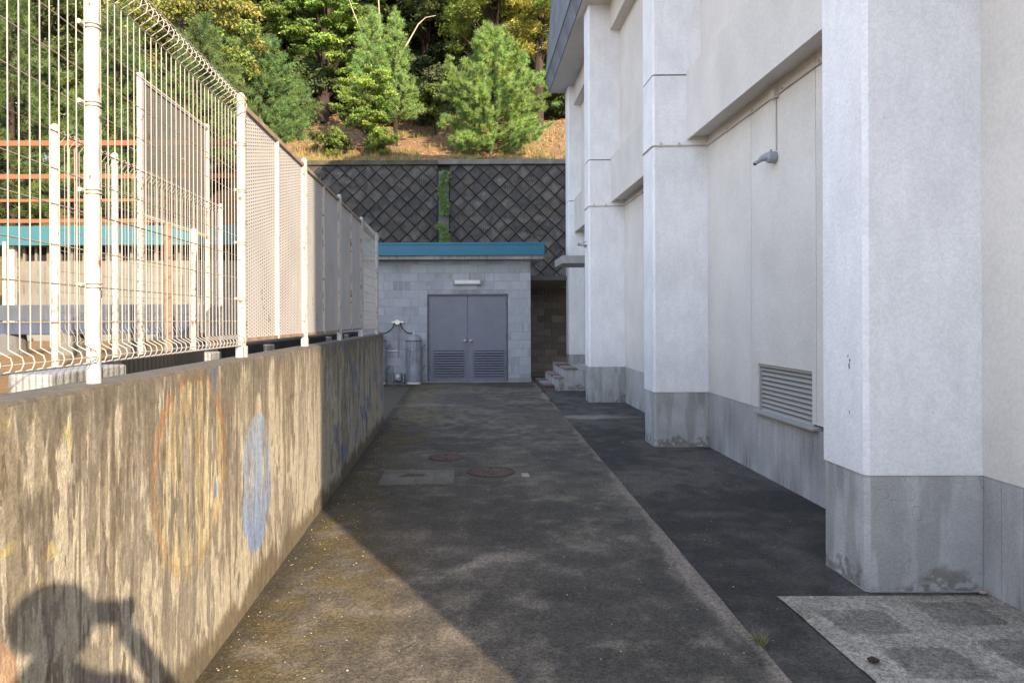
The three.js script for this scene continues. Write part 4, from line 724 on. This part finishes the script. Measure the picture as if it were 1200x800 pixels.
// ---------------------------------------------------------------- fence on the concrete wall
const XF = -1.18, postD = [0.77, 2.375, 3.98, 5.59, 7.2, 8.8, 10.4], FT = 2.68, FB = 1.362;
{
  const F = thing('boundary_fence', 'white wire and perforated sheet fence standing on the low concrete wall', 'fence');
  const postGeo = (() => { const g = new THREE.CylinderGeometry(0.0225, 0.0225, FT - 1.25 + 0.02, 16); g.translate(0, (FT + 0.02 + 1.25) / 2, 0); return g; })();
  { const uv = postGeo.attributes.uv; for (let i = 0; i < uv.count; i++) uv.setXY(i, uv.getX(i) * 0.16, uv.getY(i) * 1.45); }
  const capGeo = new THREE.SphereGeometry(0.0235, 14, 8, 0, 6.3, 0, 1.6); capGeo.translate(0, FT + 0.02, 0);
  const bandGeo = new THREE.TorusGeometry(0.0245, 0.0035, 6, 18); bandGeo.rotateX(Math.PI / 2);
  const boltGeo = new THREE.CylinderGeometry(0.008, 0.008, 0.03, 8); boltGeo.rotateX(Math.PI / 2); boltGeo.translate(-0.02, 0, 0.034);
  postD.forEach((d, i) => {
    const p = part('post', postGeo, M.post, F, [XF, 0, -d]); p.rotation.y = i * 1.7;
    part('post_cap', capGeo, M.post, p);
    for (const y of [1.62, 1.92, 2.2, 2.45]) { part('clamp', bandGeo, M.wire, p, [0, y, 0]); const q = part('clamp', bandGeo, M.wire, p, [0, y - 0.012, 0]); const b = part('bolt', boltGeo, M.wire, p, [0, y - 0.006, 0]); b.rotation.y = -i * 1.7; }
  });
  const wx = 0.026;   // wires pass in front of the posts' centre
  const wireGeo = wireTube([[0.004, FT - 0.01], [0.036, FT], [0.052, FT - 0.03], [0.046, FT - 0.055], [0, FT - 0.085], [0, 2.2], [0, 1.8], [0, FB + 0.062], [0.01, FB + 0.056], [0.036, FB + 0.042], [0.041, FB + 0.026], [0.034, FB + 0.008], [0.004, FB]].map(([x, y]) => new THREE.Vector3(x - 0.012, y, 0)), 0.0021, 5);
  const railYs = [1.495, 1.61, 1.725, 1.845, 1.95, 2.06, 2.18, 2.295, 2.41, 2.52, 2.6];
  for (const i of [0, 1, 5]) {
    const a = postD[i] + 0.028, b = postD[i + 1] - 0.028, panel = part('wire_panel', wireTube([V(XF - 0.008, FT - 0.008, a), V(XF - 0.008, FT - 0.008, b)], 0.0028, 6), M.wire, F);
    const n = Math.round((b - a) / 0.05);
    for (let k = 0; k <= n; k++) part('wire', wireGeo, M.wire, panel, [XF, 0, -lerp(a, b, k / n)]);
    const railGeo = wireTube([V(0, 0, a), V(0, 0, b)], 0.0024, 6);
    railYs.forEach((y, k) => part('cross_wire', railGeo, k === 5 || (i === 1 && k === 3) ? M.wireRust : M.crossWire, panel, [XF - 0.018, y, 0]));
    for (const [ox, oy] of [[0.026, FB + 0.024], [-0.008, FB], [0.034, FT - 0.004]]) part('cross_wire', railGeo, M.wire, panel, [XF + ox, oy, 0]);
  }
  // sheet panels: square punched sheet, chipped paint
  const sheetAlpha = tex(256, 256, (u, v) => { const a = (u * 8) % 1, b = (v * 8 + 0.5 * (Math.floor(u * 8) % 2)) % 1; return Math.abs(a - 0.5) < 0.25 && Math.abs(b - 0.5) < 0.2 ? 0 : 1; }, { linear: true, size: 0.36, sizeY: 0.16 });
  const sheetTex = tex(1024, 1024, (u, v) => { const c = 0.94 + 0.1 * (fbm(u * 6, v * 6, 701, 4, 6) - 0.5), f = fbm(u * 22, v * 14, 702, 3, 2), g = fbm(u * 18, v * 18, 703, 3, 18); let q = [204 * c, 200 * c, 198 * c]; if (f > 0.765) q = [236, 234, 230]; if (g > 0.86) q = mix3(q, [150, 104, 76], 0.6); return q; }, { size: 1.5 });
  const sheetMat = std({ map: sheetTex, alphaMap: sheetAlpha, transparent: true, alphaTest: 0.5, side: THREE.DoubleSide, roughness: 0.65 });
  M.sheet = sheetMat;
  for (const i of [2, 3, 4]) {
    const a = postD[i] + 0.03, b = postD[i + 1] - 0.03, mid = (a + b) / 2 - 0.02;
    const pn = part('sheet_panel', [bx(XF - 0.01, XF - 0.008, FB + 0.03, FT - 0.02, a, mid), bx(XF - 0.01, XF - 0.008, FB + 0.03, FT - 0.02, mid, b)], sheetMat, F);
    part('sheet_frame', [bx(XF - 0.02, XF + 0.008, FT - 0.03, FT - 0.003, a, b), bx(XF - 0.02, XF + 0.004, FB + 0.02, FB + 0.04, a, b)], M.rustFrame ??= std({ map: concreteTex(710, [148, 128, 108], 0.4, 1.4), roughness: 0.7 }), pn);
    for (const [q, w] of [[a + 0.014, 0.014], [mid, 0.01], [b - 0.014, 0.012]]) part('stile', bx(XF - 0.02, XF + 0.012, FB + 0.02, FT - 0.031, q - w, q + w, q), M.post, pn);
  }
  // small shoes under the sheet panels
  for (let i = 2; i < 6; i++) for (const s of [0.035, -0.035]) part('foot_bracket', rbx(XF - 0.02, XF + 0.02, 1.297, 1.36, postD[i] + s - 0.012, postD[i] + s + 0.012, 0.003), M.post, F);
}

// second fence across the ditch, mesh board, stray posts
{
  const X2 = -2.5, F = thing('inner_fence', 'second white wire fence across the ditch behind the boundary fence', 'fence');
  const wireGeo = wireTube([[0, FT - 0.01], [0.03, FT], [0.04, FT - 0.03], [0, FT - 0.08], [0, 2.0], [0, 1.45], [0.03, 1.4], [0.035, 1.37], [0, 1.35]].map(([x, y]) => new THREE.Vector3(x, y, 0)), 0.002, 4);
  const ps = [2.2, 4.56, 5.35, 7.7], pg = new THREE.CylinderGeometry(0.024, 0.024, FT - 1.1, 14); pg.translate(0, (FT + 1.1) / 2 + 0.01, 0);
  for (const d of ps) { const p = part('post', pg, M.post, F, [X2, 0, -d]); const c = new THREE.SphereGeometry(0.026, 12, 6, 0, 6.3, 0, 1.6); c.translate(0, FT + 0.01, 0); part('post_cap', c, M.post, p); }
  const panel = part('wire_panel', wireTube([V(X2, FT - 0.008, 4.58), V(X2, FT - 0.008, 7.7)], 0.003, 5), M.wire, F);
  for (let d = 4.61; d < 7.7; d += 0.06) part('wire', wireGeo, M.wire, panel, [X2, 0, -d]);
  for (const y of [1.42, 1.55, 1.68, 1.81, 1.94, 2.07, 2.2, 2.33, 2.46, 2.58]) part('cross_wire', wireTube([V(X2 - 0.01, y, 4.6), V(X2 - 0.01, y, 7.7)], 0.0022, 5), M.crossWire, panel);
  const bd = thing('mesh_board', 'large grey perforated sheet board on two white posts above the inner fence', 'board');
  const boardMat = M.sheet.clone(); boardMat.color = rgb(0.36, 0.34, 0.32);
  part('sheet', bx(-2.56, -2.558, 2.36, 3.42, 5.95, 7.45), boardMat, bd);
  part('edge_frame', [bx(-2.575, -2.545, 3.42, 3.45, 5.92, 7.48), bx(-2.575, -2.545, 2.33, 2.36, 5.92, 7.48)], M.conduit, bd);
  for (const d of [5.92, 7.48]) part('post', bx(-2.58, -2.54, 1.1, 3.48, d - 0.02, d + 0.02, d), M.post, bd);
  const sp = (name, label, x, d, top, mat) => { const t = thing(name, label, 'post', [x, 1.1, -d]); const g = new THREE.CylinderGeometry(0.024, 0.026, top - 1.1, 12); g.translate(0, (top - 1.1) / 2, 0); part('shaft', metreUV(g), mat, t); const c = new THREE.SphereGeometry(0.026, 12, 6, 0, 6.3, 0, 1.6); c.translate(0, top - 1.1, 0); part('cap', c, mat, t); };
  sp('steel_post', 'rusty brown steel post beneath the grey mesh board', -1.75, 4.42, 2.07, M.rustPost);
  sp('steel_post', 'white flaking steel post with blue stripes beyond the rusty post', -2.1, 5.82, 2.2, M.post);
  sp('steel_post', 'white steel post beside the dark hut wall', px(5, 9.5), 9.5, 2.5, M.post);
}
// long blue grey bench on concrete feet
{
  const t = thing('long_bench', 'long blue grey bench on round concrete feet behind the fences', 'bench');
  const blue = std({ map: concreteTex(720, [64, 74, 94], 1, 0.9), roughness: 0.6 }), grey = std({ map: concreteTex(730, [78, 82, 90], 1, 0.9), roughness: 0.6 });
  part('back_board', rbx(-5.6, -2.75, 1.50, 1.665, 7.62, 7.66, 0.008), grey, t);
  part('seat_board', rbx(-5.6, -2.75, 1.36, 1.49, 7.5, 7.8, 0.012), blue, t);
  for (let x = -5.3; x < -2.7; x += 0.62) { const g = new THREE.CylinderGeometry(0.16, 0.19, 0.27, 20); g.rotateY(x); g.translate(x, 1.235, -7.65); part('foot', metreUV(g), M.darkConcrete, t); }
}
// hut with teal roof across the yard
{
  const t = thing('yard_hut', 'low beige hut with a teal roof edge across the yard behind the fences', 'hut');
  const beige = std({ map: concreteTex(740, [118, 113, 105], 1.5, 0.7), bumpMap: concreteBump, bumpScale: 0.005 });
  part('wall', bx(-7.75, -3.9, 1.1, 2.55, 13.0, 14.6), beige, t);
  part('roof', bx(-9.4, -3.7, 2.80, 3.13, 12.7, 14.9), std({ map: tex(256, 256, (u, v) => { const c = 0.95 + 0.12 * (fbm(u * 6, v * 3, 741, 4, 3) - 0.5); return [52 * c, 106 * c, 118 * c]; }, { size: 1.6 }), roughness: 0.6 }), t);
  part('dark_gap_band', bx(-7.7, -3.95, 2.55, 2.80, 13.06, 14.5), M.dark, t);  // near-black box painted as the dark gap under the roof
  for (let x = -7.7; x < -3.9; x += 0.21) part('bar', bx(x, x + 0.04, 2.55, 2.80, 13.0, 13.05), beige, t);
  for (const x of [-9.3, -7.85]) part('post', bx(x, x + 0.09, 1.1, 2.80, 12.85, 12.94), M.post, t);
}
// red railing on the bank behind
{
  const t = thing('red_railing', 'rust red steel railing on the bank behind the hut', 'railing'), D = 15.3;
  const Y = (py) => 1.5 - (py - 374) * D / 867;
  for (const [py, r] of [[166, 0.055], [205, 0.05], [233, 0.03], [257, 0.04]]) part('rail', bx(-9.8, -4.55, Y(py) - r, Y(py) + r, D - 0.03, D + 0.03), M.rust, t);
  for (const x of [-9.7, -7.98, -6.3, -4.62]) part('post', bx(x - 0.03, x + 0.03, 1.1, Y(158), D + 0.031, D + 0.09), M.rust, t);
}

// ---------------------------------------------------------------- small things on the ground
{
  reseed(801); const lg = triGeo([-0.5, 0, -0.3, 0.5, 0.1, -0.25, 0.1, 0.25, 0.5, -0.5, 0, -0.3, 0.1, 0.25, 0.5, -0.6, 0.15, 0.3]), items = [];
  for (let k = 0; k < 3200; k++) {
    const d = 1.6 + Math.pow(rnd(), 1.3) * 15, x = rnd() < 0.62 ? -1.08 + Math.abs(gauss()) * 0.5 : rr(-1.05, 2.7);
    items.push({ p: V(x, x > roadEdge(d) ? -0.008 : 0.003, d), spin: rr(0, 6.28), s: rr(0.003, 0.011), c: vary(rnd() < 0.5 ? [0.42, 0.33, 0.14] : rnd() < 0.5 ? [0.5, 0.46, 0.4] : [0.14, 0.1, 0.05], 0.4) });
  }
  const m = crownMesh(scene, lg, std({ side: THREE.DoubleSide }), items); m.name = 'ground_litter'; tag(m, 'tiny leaf scraps and grit scattered over the road', 'litter');
  const weed = (x, d, n, h, label, c) => { reseed(Math.floor(d * 100)); const t = thing('weed', label, 'weed', [x, -0.01, -d]); const p = []; for (let i = 0; i < n; i++) { const a = rr(0, 6.283), l = h * rr(0.4, 1), w = 0.004, dx = Math.cos(a), dz = Math.sin(a), b = l * rr(0.3, 1.1), ox = gauss() * h * 0.5, oz = gauss() * h * 1.2; p.push(ox - dz * w, 0, oz + dx * w, ox + dz * w, 0, oz - dx * w, ox + dx * b, l, oz + dz * b); } part('blades', triGeo(p), leafMat(c[0], c[1], c[2], 0.3), t); };
  weed(roadEdge(3.42) + 0.01, 3.42, 60, 0.055, 'small olive weed growing in the joint beside the paved pad', [0.2, 0.19, 0.06]);
  weed(roadEdge(13.2) + 0.0, 13.4, 120, 0.09, 'strip of grass in the road joint near the entrance steps', [0.12, 0.15, 0.04]);
  weed(roadEdge(15) + 0.0, 15.2, 120, 0.08, 'low grass at the end of the road joint before the dark gap', [0.1, 0.13, 0.04]);
  weed(-1.0, 11.2, 90, 0.07, 'yellowing weeds at the far end of the concrete wall', [0.26, 0.23, 0.06]);
  const leafThing = (name, label, cat, x, d, s, c, hgt) => { const g = new THREE.SphereGeometry(1, 14, 8); const p = g.attributes.position; for (let i = 0; i < p.count; i++) { const k = 1 + 0.5 * (noise(p.getX(i) * 2.5 + x * 7, p.getZ(i) * 2.5 + p.getY(i), 811) - 0.5); p.setXYZ(i, p.getX(i) * k * s, p.getY(i) * k * hgt, p.getZ(i) * k * s * 0.8); } g.computeVertexNormals(); g.translate(x, 0.006 + hgt * 0.7, -d); tag(part(numbered(name), g, std({ color: rgb(...c) }), scene), label, cat); };
  leafThing('clod', 'small dark brown clod lying on the paved pad', 'clod', 1.79, 3.22, 0.028, [0.035, 0.022, 0.012], 0.008);
  leafThing('paper_scrap', 'crumpled pink scrap at the foot of the near pillar', 'scrap', 2.82, 4.0, 0.022, [0.42, 0.28, 0.24], 0.01);
}

// ---------------------------------------------------------------- the photographer, whose shadow falls on the wall
{
  const t = thing('person', 'person in dark clothes holding a phone up with both hands', 'person', [0, 0, 0]);
  const J = [], Z = 0.03;
  const cap = (a, b, ra, rb) => J.push([a, b, ra, rb]), P3 = (x, y, z) => [x, y * 1.025, z + Z];
  const hipL = P3(-0.09, 0.86, 0.30), hipR = P3(0.09, 0.86, 0.30);
  cap(P3(-0.10, 0.06, 0.30), P3(-0.10, 0.46, 0.27), 0.045, 0.058); cap(P3(-0.10, 0.46, 0.27), hipL, 0.062, 0.088);
  cap(P3(0.10, 0.06, 0.28), P3(0.10, 0.46, 0.27), 0.045, 0.058); cap(P3(0.10, 0.46, 0.27), hipR, 0.062, 0.088);
  cap(P3(-0.10, 0.045, 0.32), P3(-0.11, 0.035, 0.14), 0.042, 0.034); cap(P3(0.10, 0.045, 0.30), P3(0.11, 0.035, 0.12), 0.042, 0.034);
  cap(P3(0, 0.88, 0.30), P3(0, 1.12, 0.29), 0.13, 0.135); cap(P3(0, 1.12, 0.29), P3(0, 1.26, 0.28), 0.14, 0.14); cap(P3(-0.15, 1.28, 0.28), P3(0.15, 1.28, 0.28), 0.08, 0.08);
  cap(P3(0, 1.3, 0.28), P3(0, 1.40, 0.265), 0.052, 0.048);
  cap(P3(-0.175, 1.27, 0.27), [-0.28, 1.13, 0.15], 0.055, 0.047); cap([-0.28, 1.13, 0.15], [-0.085, 1.43, 0.075], 0.045, 0.03);
  cap(P3(0.175, 1.27, 0.27), [0.35, 1.15, 0.14], 0.055, 0.047); cap([0.35, 1.15, 0.14], [0.10, 1.43, 0.075], 0.045, 0.03);
  const field = (P, list, k) => { let s = 1e3; for (const [a, b, ra, rb] of list) { const ab = [b[0] - a[0], b[1] - a[1], b[2] - a[2]], ap = [P[0] - a[0], P[1] - a[1], P[2] - a[2]], h = clamp((ap[0] * ab[0] + ap[1] * ab[1] + ap[2] * ab[2]) / (ab[0] ** 2 + ab[1] ** 2 + ab[2] ** 2)); const q = Math.hypot(ap[0] - ab[0] * h, ap[1] - ab[1] * h, ap[2] - ab[2] * h) - lerp(ra, rb, h); const m = clamp(0.5 + 0.5 * (s - q) / k); s = lerp(s, q, m) - k * m * (1 - m); } return s; };
  function blob(list, c, half, n, k) {
    const mc = new MarchingCubes(n, std({}), false, false, 200000); mc.isolation = 0;
    for (let z = 0; z < n; z++) for (let y = 0; y < n; y++) for (let x = 0; x < n; x++) { const f = (i) => (i - n / 2) / (n / 2) * half; mc.field[x + y * n + z * n * n] = -field([c[0] + f(x), c[1] + f(y), c[2] + f(z)], list, k); }
    mc.update();
    const m = mc.count ?? mc.geometry.drawRange.count, g = new THREE.BufferGeometry();
    const p = mc.positionArray.slice(0, m * 3); for (let i = 0; i < p.length; i++) p[i] = p[i] * half + c[i % 3];
    g.setAttribute('position', new THREE.BufferAttribute(p, 3)); g.setAttribute('normal', new THREE.BufferAttribute(mc.normalArray.slice(0, m * 3), 3)); return g;
  }
  // head: skull, jaw, nose, ears
  const head = [[[0, 1.515, 0.265], [0, 1.525, 0.235], 0.083, 0.08], [[0, 1.455, 0.21], [0, 1.43, 0.195], 0.06, 0.045], [[0, 1.49, 0.155], [0, 1.465, 0.143], 0.011, 0.014], [[-0.078, 1.50, 0.25], [-0.08, 1.47, 0.245], 0.014, 0.01], [[0.078, 1.50, 0.25], [0.08, 1.47, 0.245], 0.014, 0.01], [[0, 1.32, 0.275], [0, 1.44, 0.25], 0.05, 0.048]].map(([a, b, ra, rb]) => [[a[0], a[1] + 0.04, a[2] + Z], [b[0], b[1] + 0.04, b[2] + Z], ra, rb]);
  const hands = [];
  for (const s of [-1, 1]) {
    const wx = s > 0 ? 0.10 : -0.085; hands.push([[wx, 1.43, 0.075], [s * 0.088, 1.47, 0.065], 0.026, 0.026], [[s * 0.088, 1.47, 0.065], [s * 0.086, 1.505, 0.06], 0.024, 0.02]);
    [0.455, 0.475, 0.495, 0.513].forEach((y, i) => { hands.push([[s * 0.095, 1 + y, 0.055], [s * 0.098, 1 + y + 0.002, 0.03], 0.0095, 0.009], [[s * 0.098, 1 + y + 0.002, 0.03], [s * (0.07 - 0.006 * (i % 3)), 1 + y + 0.003, 0.018], 0.009, 0.008]); });
    hands.push([[s * 0.085, 1.455, 0.075], [s * 0.06, 1.475, 0.082], 0.011, 0.01], [[s * 0.06, 1.475, 0.082], [s * 0.038, 1.492, 0.075], 0.01, 0.009]);
  }
  const body = merge([blob(J, [0, 0.73, 0.22], 0.79, 112, 0.035), blob(head, [0, 1.51, 0.225 + Z], 0.2, 84, 0.02), blob(hands, [0, 1.48, 0.05], 0.14, 84, 0.006)]);
  { const p = body.attributes.position, col = new Float32Array(p.count * 3); for (let i = 0; i < p.count; i++) { const y = p.getY(i), z = p.getZ(i), skin = (y > 1.375 && z > 0.13) || (y > 1.40 && z < 0.1); const c = skin ? [0.42, 0.25, 0.18] : y < 0.06 ? [0.03, 0.03, 0.03] : y < 0.9 ? [0.03, 0.035, 0.06] : [0.06, 0.06, 0.065]; col.set(c, i * 3); } body.setAttribute('color', new THREE.BufferAttribute(col, 3)); }
  part('body', body, std({ vertexColors: true, roughness: 0.8 }), t);
  const hair = new THREE.SphereGeometry(0.098, 28, 18, 0, 6.2832, 0, 1.75); hair.rotateX(0.5); hair.scale(0.95, 1, 1.08); hair.translate(0, 1.562, 0.262 + Z); part('hair', hair, std({ color: rgb(0.015, 0.012, 0.01), roughness: 0.6 }), t);
  const ph = thing('phone', 'black phone held up in both hands of the person', 'phone', [0, 1.487, 0.048]);
  const pb = new RoundedBoxGeometry(0.155, 0.075, 0.009, 3, 0.004); part('case', pb, M.rubber, ph);
  const ln = new THREE.CylinderGeometry(0.007, 0.007, 0.003, 16); ln.rotateX(Math.PI / 2); ln.translate(0, 0.013, -0.006); part('camera_lens', ln, std({ color: rgb(0.01, 0.01, 0.015), roughness: 0.1 }), ph);
}

scene.traverse((o) => { if (o.isMesh) { o.castShadow = true; o.receiveShadow = true; } });
renderer.render(scene, camera);
